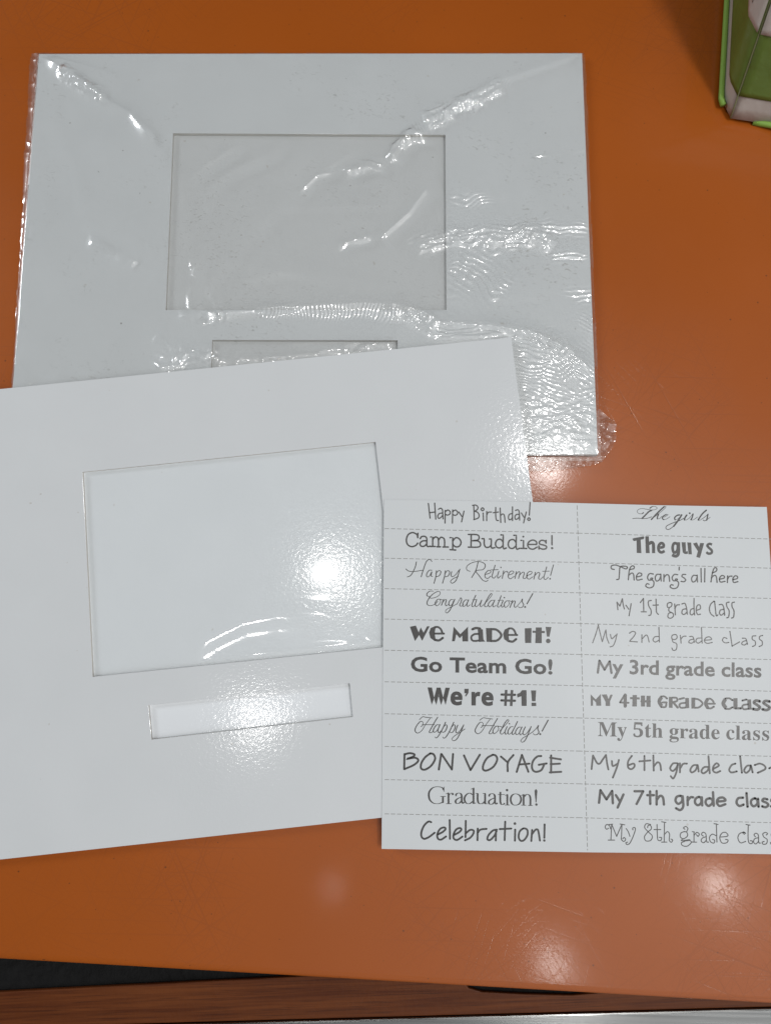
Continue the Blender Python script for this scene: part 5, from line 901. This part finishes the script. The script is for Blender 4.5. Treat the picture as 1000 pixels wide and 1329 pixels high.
# numpy tools for the thin sheets
rng = np.random.RandomState(7)
def vnoise(x, y, seed=0):
    r = np.random.RandomState(seed).rand(256, 256)
    xi, yi = np.floor(x).astype(int), np.floor(y).astype(int)
    fx, fy = x - xi, y - yi
    fx = fx * fx * fx * (fx * (fx * 6 - 15) + 10); fy = fy * fy * fy * (fy * (fy * 6 - 15) + 10)
    g = lambda a, b: r[(xi + a) % 256, (yi + b) % 256]
    return (g(0, 0) * (1 - fx) + g(1, 0) * fx) * (1 - fy) + (g(0, 1) * (1 - fx) + g(1, 1) * fx) * fy
def sstep(a, b, x):
    t = np.clip((x - a) / (b - a), 0, 1); return t * t * (3 - 2 * t)
def np_px(x, y, z):
    dz = z - CAM_H
    yy = CT * y + ST * dz; zz = -ST * y + CT * dz
    return PCX + FOC * x / -zz, PCY - FOC * yy / -zz
def pdist(px, py, line):
    """distance to a polyline, arc length along it, signed side"""
    best = np.full(px.shape, 1e9); S = np.zeros(px.shape); D = np.zeros(px.shape); acc = 0
    for (ax, ay), (bx, by) in zip(line[:-1], line[1:]):
        L = math.hypot(bx - ax, by - ay); tx, ty = (bx - ax) / L, (by - ay) / L
        t = np.clip((px - ax) * tx + (py - ay) * ty, 0, L)
        qx, qy = px - ax - t * tx, py - ay - t * ty
        d = np.hypot(qx, qy); w = d < best
        best[w] = d[w]; S[w] = (acc + t)[w]; D[w] = (qx * -ty + qy * tx)[w]
        acc += L
    return best, S, D, acc
def sheet(name, xs, ys, Z, keep, mat):
    ny, nx = Z.shape
    idx = np.arange(nx * ny).reshape(ny, nx)
    k = keep[:-1, :-1] & keep[1:, :-1] & keep[:-1, 1:] & keep[1:, 1:]
    q = np.stack([idx[:-1, :-1][k], idx[:-1, 1:][k], idx[1:, 1:][k], idx[1:, :-1][k]], 1)
    used = np.unique(q); remap = np.zeros(nx * ny, int); remap[used] = np.arange(len(used)); q = remap[q]
    X, Y = np.meshgrid(xs, ys)
    co = np.stack([X.ravel()[used], Y.ravel()[used], Z.ravel()[used]], 1).astype(np.float32)
    me = bpy.data.meshes.new(name)
    me.vertices.add(len(co)); me.vertices.foreach_set("co", co.ravel())
    me.loops.add(q.size); me.loops.foreach_set("vertex_index", q.ravel().astype(np.int32))
    me.polygons.add(len(q)); me.polygons.foreach_set("loop_start", np.arange(0, q.size, 4, dtype=np.int32))
    me.polygons.foreach_set("use_smooth", np.ones(len(q), bool))
    me.update(calc_edges=True); me.materials.append(mat)
    o = bpy.data.objects.new(name, me); COL.objects.link(o)
    return o
def in_poly(px, py, poly):
    r = np.zeros(px.shape, bool); n = len(poly)
    for i in range(n):
        (x1, y1), (x2, y2) = poly[i], poly[(i + 1) % n]
        if y1 == y2: continue
        c = ((y1 > py) != (y2 > py)) & (px < (x2 - x1) * (py - y1) / (y2 - y1) + x1)
        r ^= c
    return r

# clear sheet in the window of the loose mat, buckled along its lower side
wx = [p[0] for p in low_win]; wy = [p[1] for p in low_win]
xs = np.arange(min(wx) - .001, max(wx) + .001, .00036); ys = np.arange(min(wy) - .001, max(wy) + .001, .00036)
X, Y = np.meshgrid(xs, ys); Zb = .0010 + .0126 * (Y + .123) + .00105
PX, PY = np_px(X, Y, Zb)
b1, s1, d1, L1 = pdist(PX, PY, [(225, 868), (270, 828), (315, 806), (360, 798), (420, 800), (460, 813), (500, 842)])
b2, s2, d2, L2 = pdist(PX, PY, [(270, 870), (330, 852), (400, 846), (470, 838), (520, 830)])
Z = Zb + .00085 * np.exp(-(b1 / 15.) ** 2) * sstep(0, 60, s1) * (1 - sstep(L1 - 50, L1, s1) * .5) + .0005 * np.exp(-(b2 / 10.) ** 2) * sstep(0, 60, s2)
Z += .0005 * np.exp(-(((PX - 400) / 60.) ** 2 + ((PY - 730) / 60.) ** 2)) + .00035 * (vnoise(X * 22 + 3, Y * 22 + 9, 5) - .5)
edge = np.minimum.reduce([pdist(PX, PY, [a, b])[0] for a, b in zip([(107, 612), (487, 573), (517, 838), (120, 878)], [(487, 573), (517, 838), (120, 878), (107, 612)])])
Z = np.maximum(Zb + (Z - Zb) * sstep(0, 9, edge), Zb - .00012)
keep = in_poly(X, Y, [(p[0], p[1]) for p in low_win])
o = sheet("clear_window", xs, ys, Z, keep, M_ACETATE); under(o, mat_low)

# ------------------------------------------------------------------ wrinkled clear sleeve round the upper mat
STEP = .00045
xs = np.arange(-.222, .146, STEP); ys = np.arange(.050, .322, STEP)
X, Y = np.meshgrid(xs, ys)
PX, PY = np_px(X, Y, np.full(X.shape, .0036))
bx0 = np.interp(PY, [69.5, 590], [50.5, 9.5]); bx1 = np.interp(PY, [68.5, 590], [755, 775.5])
sd = np.maximum.reduce([bx0 - PX, PX - bx1, 69.3 - PY, PY - 590.5])          # px outside the board (negative inside)
n1, n2 = vnoise(X * 160, Y * 160, 1), vnoise(X * 420, Y * 420, 2)
crease = lambda f, seed: 1 - np.abs(2 * vnoise(PX / f + .37 * vnoise(PX / f * .7, PY / f * .7, seed + 50) * 3, PY / f, seed) - 1)
W = np.zeros(X.shape)                                                        # wrinkles, metres
def fold(line, w, amp, sharp=1.15, taper=25):
    global W
    b, s, d, L = pdist(PX, PY, line)
    m = sstep(0, taper, s) * sstep(0, taper, L - s)
    W += amp * np.exp(-(b / w) ** sharp) * m
def ripple(line, w, lam, amp, along=True, warp=3.0, seed=11, taper=20, skew=0.0):
    global W
    b, s, d, L = pdist(PX, PY, line)
    m = np.exp(-(b / w) ** 2) * sstep(-1, taper, s) * sstep(-1, taper, L - s) * (.25 + 1.1 * vnoise(PX / 23, PY / 23, seed + 3))
    ph = (s + skew * d if along else d) / lam + warp * vnoise(PX / 30., PY / 30., seed) + .8 * vnoise(PX / 11., PY / 11., seed + 90)
    W += amp * m * np.sin(2 * np.pi * ph)
def crumple(line, w, f, amp, seed, taper=10):
    """creases drawn out along the pull of the film, with finer ones across"""
    global W
    b, s, d, L = pdist(PX, PY, line)
    m = np.exp(-(b / w) ** 2) * sstep(-1, taper, s) * sstep(-1, taper, L - s)
    wob = 1.2 * vnoise(PX / 19., PY / 19., seed + 31)
    long_ = 1 - np.abs(2 * vnoise(s / (f * 2.4) + wob, d / (f * .62) + wob * 1.5 + 40, seed) - 1)
    W += amp * m * (.75 * long_ + .5 * crease(f, seed + 3) + .22 * crease(f * .45, seed + 7))
K = .001
# tent from the upper left corner
fold([(52, 71), (90, 96), (130, 126), (170, 148), (205, 190)], 9, .8 * K)
crumple([(78, 88), (105, 108), (138, 128)], 9, 9, .7 * K, 21)
fold([(60, 74), (110, 86), (170, 103)], 6, .35 * K)
# upper right corner, running down to the opening
fold([(756, 69), (700, 88), (640, 108), (585, 140), (520, 178)], 13, .62 * K)
ripple([(668, 108), (610, 130), (550, 158), (520, 176)], 13, 5.5, .17 * K, seed=31, skew=.4)
crumple([(655, 112), (600, 135), (545, 160)], 12, 10, .62 * K, 32)
crumple([(555, 176), (530, 176), (512, 192), (506, 212)], 8, 15, 1.0 * K, 33)
crumple([(500, 212), (470, 214), (440, 226)], 8, 14, .65 * K, 34)
fold([(438, 222), (410, 228), (392, 246), (380, 258)], 5, .5 * K)
fold([(470, 190), (430, 215), (405, 228)], 7, .35 * K)
fold([(557, 240), (530, 276), (490, 312)], 4.5, .55 * K, taper=12)
fold([(350, 270), (420, 268), (520, 266)], 6, .18 * K)
crumple([(432, 322), (460, 312), (484, 304)], 6, 14, .5 * K, 35)
# level band right of the opening
ripple([(520, 318), (580, 304), (640, 300), (690, 296), (768, 296)], 10, 6, .13 * K, False, 2.0, 41)
crumple([(535, 322), (575, 308), (640, 308), (690, 306), (722, 312)], 12, 13, .6 * K, 42)
fold([(560, 300), (640, 296), (770, 294)], 6, .35 * K)
crumple([(662, 300), (700, 304), (720, 320)], 9, 9, .5 * K, 43)
ripple([(590, 335), (625, 360), (650, 385)], 34, 8.5, .16 * K, False, 2.2, 44, 6)
ripple([(715, 333), (765, 334)], 5, 6, .16 * K, False, 1.5, 45, 8)
ripple([(575, 262), (665, 255)], 9, 6.5, .11 * K, False, 2.5, 46)
ripple([(730, 384), (772, 382)], 8, 6, .12 * K, False, 2.0, 47, 8)
ripple([(735, 412), (775, 420)], 9, 5, .14 * K, False, 2.0, 48, 8)
ripple([(690, 204), (765, 196)], 5, 6, .08 * K, False, 2.0, 49, 8)
# long arc below the opening
arc = [(225, 412), (262, 408), (320, 404), (400, 398), (470, 394), (510, 396), (545, 404), (572, 420), (640, 424), (690, 432), (735, 452), (770, 486)]
fold(arc, 9, 1.0 * K)
ripple([(330, 404), (400, 402), (470, 404), (530, 408), (560, 420)], 11, 4.6, .10 * K, True, 3.5, 51, 20, .5)
crumple([(495, 396), (520, 404), (545, 412), (570, 424)], 11, 12, .6 * K, 52)
crumple([(330, 400), (360, 398), (395, 398)], 6, 12, .5 * K, 53)
crumple([(258, 396), (268, 410), (272, 420)], 9, 15, .55 * K, 54, 4)
fold([(540, 420), (575, 436), (620, 438), (668, 436)], 6, .55 * K)
ripple([(560, 428), (620, 430), (690, 440), (740, 466)], 15, 5.2, .13 * K, False, 2.6, 55)
crumple([(560, 408), (600, 420), (650, 424), (700, 436), (740, 462)], 9, 9, .35 * K, 56)
ripple([(672, 446), (720, 452), (775, 492)], 30, 5.0, .10 * K, False, 3.0, 57, 6)
ripple([(688, 500), (735, 505), (780, 520)], 34, 5.4, .055 * K, False, 4.0, 58, 6)
ripple([(664, 450), (690, 590)], 14, 5.0, .10 * K, True, 2.0, 59, 10, .6)
# shallow crease across the left and the opening
fold([(62, 284), (110, 290), (165, 303), (232, 334), (330, 345), (430, 368), (560, 392)], 9, .17 * K)
crumple([(112, 308), (140, 325), (180, 345)], 8, 12, .45 * K, 61)
fold([(140, 286), (180, 272), (222, 260)], 3, .13 * K, taper=15)
fold([(245, 346), (255, 344), (250, 362)], 5, .4 * K, taper=4)
# round the label slot
crumple([(205, 484), (235, 462), (262, 458), (285, 462)], 13, 13, .75 * K, 71, 6)
crumple([(275, 470), (330, 462), (375, 466), (420, 462), (470, 458), (510, 448)], 13, 17, .65 * K, 72)
fold([(372, 446), (440, 444), (512, 446)], 4, .4 * K, taper=8)
crumple([(200, 436), (222, 452), (212, 470)], 9, 12, .35 * K, 73, 5)
crumple([(16, 470), (30, 486), (40, 500)], 8, 12, .4 * K, 74, 3)
ripple([(225, 392), (300, 398)], 18, 17, .2 * K, True, 1.2, 75, 20)
tight = sstep(470, 540, PY) * sstep(600, 680, PX)
W += tight * K * (.16 * (vnoise(PX / 10 + 2 * vnoise(PX / 25, PY / 25, 88), PY / 4.0 + 3 * vnoise(PX / 21, PY / 21, 87), 84) - .5) + .07 * (vnoise(PX / 4.2, PY / 3.0, 85) - .5) + .07 * crease(15, 86))
# long soft pulls through the loose middle
fold([(168, 150), (210, 195), (232, 262), (236, 330)], 12, .26 * K, 1.5)
fold([(392, 246), (340, 286), (286, 340), (236, 402)], 13, .24 * K, 1.5)
fold([(180, 96), (300, 92), (430, 104), (560, 128)], 14, .22 * K, 1.5)
fold([(238, 238), (268, 214), (318, 182)], 6, .40 * K, 1.3)
fold([(262, 250), (300, 222), (350, 200), (372, 178)], 7, .36 * K, 1.3)
fold([(540, 200), (566, 250), (570, 300)], 7, .34 * K, 1.3)
fold([(600, 150), (660, 210), (720, 290)], 14, .24 * K, 1.5)
fold([(60, 130), (100, 220), (112, 300)], 13, .22 * K, 1.5)
fold([(300, 366), (370, 352), (450, 362), (520, 376)], 9, .30 * K, 1.4)
# slack everywhere
W += .30 * K * (vnoise(PX / 46, PY / 46, 81) - .5) + .05 * K * (vnoise(PX / 15, PY / 12, 82) - .5) * sstep(.45, .8, vnoise(PX / 70, PY / 70, 83))
# lower corner, bunched up past the board
lowsd = np.maximum.reduce([(X - tr.x) * ux.x + (Y - tr.y) * ux.y, (X - tr.x) * uy.x + (Y - tr.y) * uy.y])   # <0 under the loose mat
free = sstep(.0, .004, lowsd)
inside = sstep(1.5, -2.5, sd)
low_ = sstep(560, 590, PY)
drape = .0006 + .0030 * ((1 - low_) * np.exp(-np.maximum(sd, 0) / 4.0) + low_ * np.clip(1 - np.maximum(sd, 0) / 21., 0, 1) ** 1.1)
flap = sstep(520, 560, PY) * sstep(660, 700, PX)
crum = crease(15, 91) * .9 + crease(7, 92) * .5
drape = drape + flap * (.0028 * (vnoise(PX / 12, PY / 9, 97) - .5) + .0009 * (vnoise(PX / 5, PY / 4, 98) - .5)) * sstep(1, 6, sd)
Zo = drape + K * (.35 * (crease(11, 93) - .3) + flap * (1.9 * crum - .2)) * sstep(0, 5, sd)
Zi = .00355 + np.interp(PY, [60, 250, 450, 600], [2.3, 2.2, 1.7, 1.5]) * W * free
win = np.maximum(0, 1 - 0 * PX) * in_poly(PX, PY, [(224.5, 172.5), (577.5, 174.5), (579, 402), (215, 402)])
Z = np.where(sd < 0, Zi * 1.0, Zo)
Z = np.where((sd < 3) & (sd >= 0), Zo + (.00355 - .0036) * (1 - sd / 3), Z)
Z = np.maximum(Z, np.where(sd < 1, .00347, .0004))
Z = np.where(lowsd < 0, np.minimum(Z, np.maximum(.0010 + .0126 * (Y + .123) - .00006, .0003)), Z)
outline = [(37, 62), (50, 64), (90, 66), (150, 65), (250, 66.5), (330, 64.5), (445, 64), (520, 66), (600, 64), (700, 65), (748, 63.5), (760, 66), (762, 85), (766, 200), (771, 330), (776, 440), (779, 530),
           (788, 538), (799, 543), (802, 552), (800, 572), (792, 588), (780, 602), (748, 608), (715, 611), (680, 612), (500, 614), (0, 614), (12, 500), (18, 400), (24, 290), (28, 200), (32, 130), (34, 80)]
jx = 2.2 * (vnoise(PX / 14, PY / 14, 95) - .5); jy = 2.2 * (vnoise(PX / 14 + 60, PY / 14, 96) - .5)
keep = in_poly(PX + jx, PY + jy, outline)
sleeve = sheet("plastic_sleeve", xs, ys, Z, keep, M_FILM)
tag(sleeve, "crinkled clear plastic sleeve wrapped over the upper white photo mat", "plastic sleeve")
Sx = slice(None, None, 6)
back = sheet("sleeve_back", xs[Sx], ys[Sx], np.full(Z[Sx, Sx].shape, .00022), keep[Sx, Sx] & (sd[Sx, Sx] < 9), M_FILM2)
back.parent = sleeve

# ------------------------------------------------------------------ printed caption card
def card_z(x, y):
    xe = tr.x + (tr.y - y) * math.tan(ang)
    t = min(1, max(0, (x - (xe - .006)) / .085)); t = t * t * (3 - 2 * t)
    hi = low_top(x, y) + .0004
    return hi * (1 - t) + .0024 * t
CT_ = .00032
ctl, cbl = Vector(at(498, 648.5, card_z)[:2]), Vector(at(495, 1102, card_z)[:2])
ctr = Vector(at(994.5, 658, card_z)[:2])
cu = (ctr - ctl); cv = (cbl - ctl)
NX, NY = 90, 78
vs, fs = [], []
for lay in (0, 1):
    for j in range(NY + 1):
        for i in range(NX + 1):
            p = ctl + cu * (i / NX) + cv * (j / NY)
            vs.append((p.x, p.y, card_z(p.x, p.y) - lay * CT_))
Q = lambda l, i, j: l * (NX + 1) * (NY + 1) + j * (NX + 1) + i
for j in range(NY):
    for i in range(NX):
        fs.append((Q(0, i, j), Q(0, i, j + 1), Q(0, i + 1, j + 1), Q(0, i + 1, j)))
        fs.append((Q(1, i, j), Q(1, i + 1, j), Q(1, i + 1, j + 1), Q(1, i, j + 1)))
for i in range(NX):
    fs.append((Q(0, i, 0), Q(0, i + 1, 0), Q(1, i + 1, 0), Q(1, i, 0))); fs.append((Q(0, i, NY), Q(1, i, NY), Q(1, i + 1, NY), Q(0, i + 1, NY)))
for j in range(NY):
    fs.append((Q(0, 0, j), Q(1, 0, j), Q(1, 0, j + 1), Q(0, 0, j + 1))); fs.append((Q(0, NX, j), Q(0, NX, j + 1), Q(1, NX, j + 1), Q(1, NX, j)))
card = mesh_obj("caption_card", vs, fs, M_CARD, smooth=True)
card.data.set_sharp_from_angle(angle=math.radians(40))
tag(card, "white card printed with two columns of captions in many typefaces", "caption card")

ink_z = lambda dz: (lambda x, y: card_z(x, y) + dz)
# dashed cutting lines
rows = [(686, 692, 699.6), (724.5, 730, 737.5), (764, 769.5, 776.8), (803.5, 809.3, 816.6), (844, 849.5, 856.2), (885, 890, 897.3),
        (926.5, 932, 939.2), (969, 975, 981.8), (1012, 1017.5, 1024.2), (1056.5, 1061.5, 1068)]
vs, fs = [], []
def dashes(pts, dash, gap, w):
    zf = ink_z(.00003)
    for (ax, ay), (bx, by) in zip(pts[:-1], pts[1:]):
        L = math.hypot(bx - ax, by - ay); tx, ty = (bx - ax) / L, (by - ay) / L
        s = 0
        while s < L:
            e_ = min(s + dash, L); n0 = len(vs)
            for q, o_ in ((s, -w), (e_, -w), (e_, w), (s, w)):
                vs.append(at(ax + tx * q - ty * o_, ay + ty * q + tx * o_, zf))
            fs.append((n0 + 3, n0 + 2, n0 + 1, n0)); s += dash + gap
for a, b, c in rows: dashes([(499, a), (750, b), (999, c), (1012, c + .3)], 5.6, 2.4, .42)
dashes([(748.5, 656), (755, 870), (762, 1104)], 5.6, 2.4, .42)
o = mesh_obj("cutting_lines", vs, fs, M_DASH, card)

def catmull(P, n=7):
    if len(P) < 3: return list(P)
    out = []; runs = [[P[0]]]
    for p in P[1:]:
        if p == runs[-1][-1]: runs.append([p])
        else: runs[-1].append(p)
    for R in runs:
        if len(R) < 3:
            out += R; continue
        cl = R[0] == R[-1]
        E = ([R[-2]] if cl else [(2 * R[0][0] - R[1][0], 2 * R[0][1] - R[1][1])]) + R + ([R[1]] if cl else [(2 * R[-1][0] - R[-2][0], 2 * R[-1][1] - R[-2][1])])
        for i in range(1, len(E) - 2):
            p0, p1, p2, p3 = E[i - 1:i + 3]
            for k in range(n):
                t = k / n
                out.append(tuple(.5 * (2 * b + (c - a) * t + (2 * a - 5 * b + 4 * c - d) * t * t + (3 * b - a - 3 * c + d) * t ** 3) for a, b, c, d in zip(p0, p1, p2, p3)))
        out.append(R[-1])
    return out

def caption_mesh(text, head, mode, strokes):
    ox, oy, sc = head
    vs, fs = [], []
    lift = [.00003]
    def put(x, y): vs.append(at(ox + x / sc, oy + y / sc, ink_z(lift[0]))); return len(vs) - 1
    def disc(x, y, r, n=14):
        c = [put(x + r * math.cos(2 * math.pi * k / n), y + r * math.sin(2 * math.pi * k / n)) for k in range(n)]
        fs.append(tuple(c[::-1]))
    def ribbon(P, wf, caps=True):
        pts = [P[0]]
        for p in P[1:]:
            if math.hypot(p[0] - pts[-1][0], p[1] - pts[-1][1]) > .6: pts.append(p)
        if len(pts) < 2: return
        prev = None
        for i, p in enumerate(pts):
            a, b = pts[max(0, i - 1)], pts[min(len(pts) - 1, i + 1)]
            dx, dy = b[0] - a[0], b[1] - a[1]; L = math.hypot(dx, dy) or 1
            h = wf(dx / L, dy / L) / 2
            l, r = put(p[0] - dy / L * h, p[1] + dx / L * h), put(p[0] + dy / L * h, p[1] - dx / L * h)
            if prev: fs.append((prev[0], l, r, prev[1])[::1])
            prev = (l, r)
            if caps and i in (0, len(pts) - 1): disc(p[0], p[1], h * .98, 10)
    if mode[0] == 'm': pen = lambda dx, dy: float(mode[1])
    elif mode[0] == 'p':
        hi, lo = float(mode[1]), float(mode[2])
        pen = lambda dx, dy: lo + (hi - lo) * max(0, dy) ** 1.3
    else:
        hi, lo = float(mode[1]), float(mode[2])
        pen = lambda dx, dy: lo + (hi - lo) * abs(dy) ** 1.4
    for line in strokes:
        f = line.split(); k = f[0]; v = [float(q) for q in f[1:]]
        lift[0] += .0000006
        if k == 'd': disc(*v)
        elif k == 'g':
            fs.append(tuple(put(v[i], v[i + 1]) for i in range(0, len(v), 2))[::-1])
        else:
            wid = None
            if k == 't': wid, v = v[0], v[1:]
            P = [(v[i], v[i + 1]) for i in range(0, len(v), 2)]
            if k != 'l':
                P = catmull(P)
                ribbon(P, (lambda dx, dy: wid) if wid else pen, caps=not (mode[0] == 'v' and not wid) and (wid is None or wid < 20))
            else:
                for a, b in zip(P[:-1], P[1:]): ribbon([a, b], pen)
    bm = bmesh.new()
    bv = [bm.verts.new(q) for q in vs]
    for q in fs:
        try: bm.faces.new([bv[i] for i in q])
        except ValueError: pass
    bm.normal_update()
    bmesh.ops.triangulate(bm, faces=[f for f in bm.faces if len(f.verts) > 4])
    for f in bm.faces:
        f.normal_update()
        if f.normal.z < 0: f.normal_flip()
    me = bpy.data.meshes.new("caption"); bm.to_mesh(me); bm.free(); me.materials.append(M_INK)
    o = bpy.data.objects.new("caption", me); COL.objects.link(o); o.parent = card
    o["label"] = "printed words " + text.replace("!", "").replace("'", "")
    return o

DRAWN = {}
for block in CAPTIONS.strip().split("@")[1:]:
    first, *strokes = block.strip().split("\n")
    text, head, mode = first.split("|")
    DRAWN[text] = caption_mesh(text, [float(q) for q in head.split()], mode.split(), strokes)

for text, (ox, oy, sc, xa, xb, ya, yb, ua, ub, cap_u, cap_px) in BAKED_AT.items():
    V, F = BAKED[text]
    V = [float(q) for q in V.split()]; F = [int(q) for q in F.split()]
    vs = []
    for i in range(0, len(V), 2):
        t = (V[i] - ua) / (ub - ua)
        px = ox + (xa + (xb - xa) * t) / sc + V[i + 1] / cap_u * cap_px / sc * ((yb - ya) / (xb - xa)) * 0
        py = oy + (ya + (yb - ya) * t) / sc - V[i + 1] / cap_u * cap_px / sc
        vs.append(at(px, py, ink_z(.00003)))
    fs = [F[i:i + 3] for i in range(0, len(F), 3)]
    o = mesh_obj("caption", vs, fs, M_INK, card)
    bm = bmesh.new(); bm.from_mesh(o.data)
    for f in bm.faces:
        if f.normal.z < 0: f.normal_flip()
    bm.to_mesh(o.data); bm.free()
    o["label"] = "printed words " + text.replace("!", "").replace("'", "")
    if text in DRAWN:                                  # letters from two sources, one printed line
        bm = bmesh.new(); bm.from_mesh(DRAWN[text].data); bm.from_mesh(o.data); bm.to_mesh(DRAWN[text].data); bm.free()
        bpy.data.objects.remove(o)

# ------------------------------------------------------------------ soft green and white box at the upper right
M_CLOTH = mat_plain("dingy_white_vinyl", (.47, .42, .385), .55, 6e-4, 130, vary=.10, vscale=60)
M_GREEN = mat_plain("olive_green_vinyl", (.115, .17, .03), .42, 7e-4, 110, vary=.22, vscale=50)
M_PIPING = mat_plain("lime_green_piping", (.24, .42, .07), .5, 1e-4, 900)
M_SEAM = mat_plain("pale_seam", (.20, .21, .10), .45)
M_GREY = mat_plain("grey_print", (.33, .30, .28), .6)
bc = Vector(at(948, 153, .002))
bt = Vector(at(1001, -2, .052))
R = bt - bc                                        # leaning corner seam
bl1 = Vector(at(938, 132, .002))                     # the corner is nipped in at the foot
Ys = (Vector(at(945.5, 0, .002)) - bl1); Ys.z = 0; Ys.normalize()
NIP = (bl1 - bc).length
Xs = (Vector(at(1000, 161, .002)) - bc); Xs.z = 0; Xs.normalize()
box = empty("soft_box", (bc.x + .05, bc.y + .05, 0))
tag(box, "soft green and white vinyl box with lime piping at the table corner", "box")
DY, DX, TOP = .11, .12, 2.6
nL = Ys.cross(R).normalized(); nL = nL if nL.x < 0 else -nL
nF = Xs.cross(R).normalized(); nF = nF if nF.y < 0 else -nF
def side(s, t, lift=0.0, front=False):
    """point on a bulging side: s metres from the corner seam, t up the seam"""
    d, n, D = (Xs, nF, DX) if front else (Ys, nL, DY)
    b = (.0036 if front else .0008) * math.sin(math.pi * min(1, max(0, s / D))) ** .8 * math.sin(math.pi * min(1, max(0, t / TOP))) ** .6 if 0 < s < D else 0
    base = bc + d * s
    if not front:
        k = min(1, s / NIP)
        base = bc + (bl1 - bc) * k + Ys * max(0, s - NIP)
    q = base + R * t + n * (b + lift)
    return q
def patch(name, s0, s1, t0, t1, lift, front, mat, ns=24, nt=24, parent=None, cut=None):
    vs, fs = [], []
    for j in range(nt + 1):
        for i in range(ns + 1):
            s = s0 + (s1 - s0) * i / ns; t = t0 + (t1 - t0) * j / nt
            if cut:                                                            # rounded lower outer corner
                s, t = cut(s, t)
            vs.append(side(s, t, lift, front))
    for j in range(nt):
        for i in range(ns):
            a = j * (ns + 1) + i
            fs.append((a, a + 1, a + ns + 2, a + ns + 1))
    o = mesh_obj(name, vs, fs, mat, smooth=True)
    m = o.modifiers.new("thick", 'SOLIDIFY'); m.thickness = .0004; m.offset = 0
    under(o, parent or box)
    return o
def tube(name, pts, r, mat, parent, seg=10):
    vs, fs = [], []
    for k, p in enumerate(pts):
        a, b = pts[max(0, k - 1)], pts[min(len(pts) - 1, k + 1)]
        d = (b - a).normalized(); u = d.orthogonal().normalized() if abs(d.z) > .9 else d.cross(Vector((0, 0, 1))).normalized(); w = d.cross(u)
        for q in range(seg):
            th = 2 * math.pi * q / seg; vs.append(p + (u * math.cos(th) + w * math.sin(th)) * r)
    for k in range(len(pts) - 1):
        for q in range(seg):
            fs.append((k * seg + q, k * seg + (q + 1) % seg, (k + 1) * seg + (q + 1) % seg, (k + 1) * seg + q))
    fs.append(tuple(range(seg))[::-1]); fs.append(tuple((len(pts) - 1) * seg + q for q in range(seg)))
    o = mesh_obj(name, vs, fs, mat, smooth=True); under(o, parent); return o
patch("side_panel", 0, DY, 0, TOP, 0, False, M_CLOTH)
patch("side_panel", 0, DX, 0, TOP, 0, True, M_CLOTH)
# far sides, lid and base close the box
e1, e2 = side(DY, 0), side(DX, 0, 0, True)
far = e1 + Xs * DX
lean = Vector((0, 0, R.z * TOP))
T0, T1, T2 = bc + R * TOP, e1 + R * TOP, e2 + R * TOP
T3 = far + R * TOP
o = mesh_obj("rear_panel", [e1, far, T3, T1, e2, T2], [(0, 1, 2, 3), (1, 4, 5, 2)], M_CLOTH); under(o, box)
o = mesh_obj("lid", [T0, T2, T3, T1], [(0, 1, 2, 3)], M_CLOTH); under(o, box)
G0, LB = .21, .735
gl_ = patch("green_panel", .0001, DY - .006, G0, 1.25, .0006, False, M_GREEN, cut=lambda s, t: (s, t))
gf_ = patch("green_panel", .0001, DX - .006, G0, 1.25, .0006, True, M_GREEN)
lb1 = patch("label_patch", .0001, DY - .03, LB + .005, 1.9, .0013, False, M_CLOTH)
lb2 = patch("label_patch", .0001, DX - .03, LB, 1.9, .0013, True, M_CLOTH)
tube("corner_seam", [side(.0001, t / 20 * TOP, .0003) + nF * .0003 for t in range(21)], .00035, M_SEAM, box)
pz = Vector((0, 0, .0012))
tube("piping", [side(s, 0) + Vector((-.0017, -.0004, 0)) + pz for s in np.linspace(NIP * .75, DY, 24)], .0016, M_PIPING, box)
tube("piping", [bc + Xs * s + Vector((0, .0006 - .0030 * min(1, (s - .013) / .02), .0011 - .0022 * max(0, 1 - (s - .013) / .014))) for s in np.linspace(.013, DX, 30)], .0016, M_PIPING, box)

patch("label_print", .010, .0125, LB + .11, LB + .30, .0016, False, M_GREY, 4, 6)
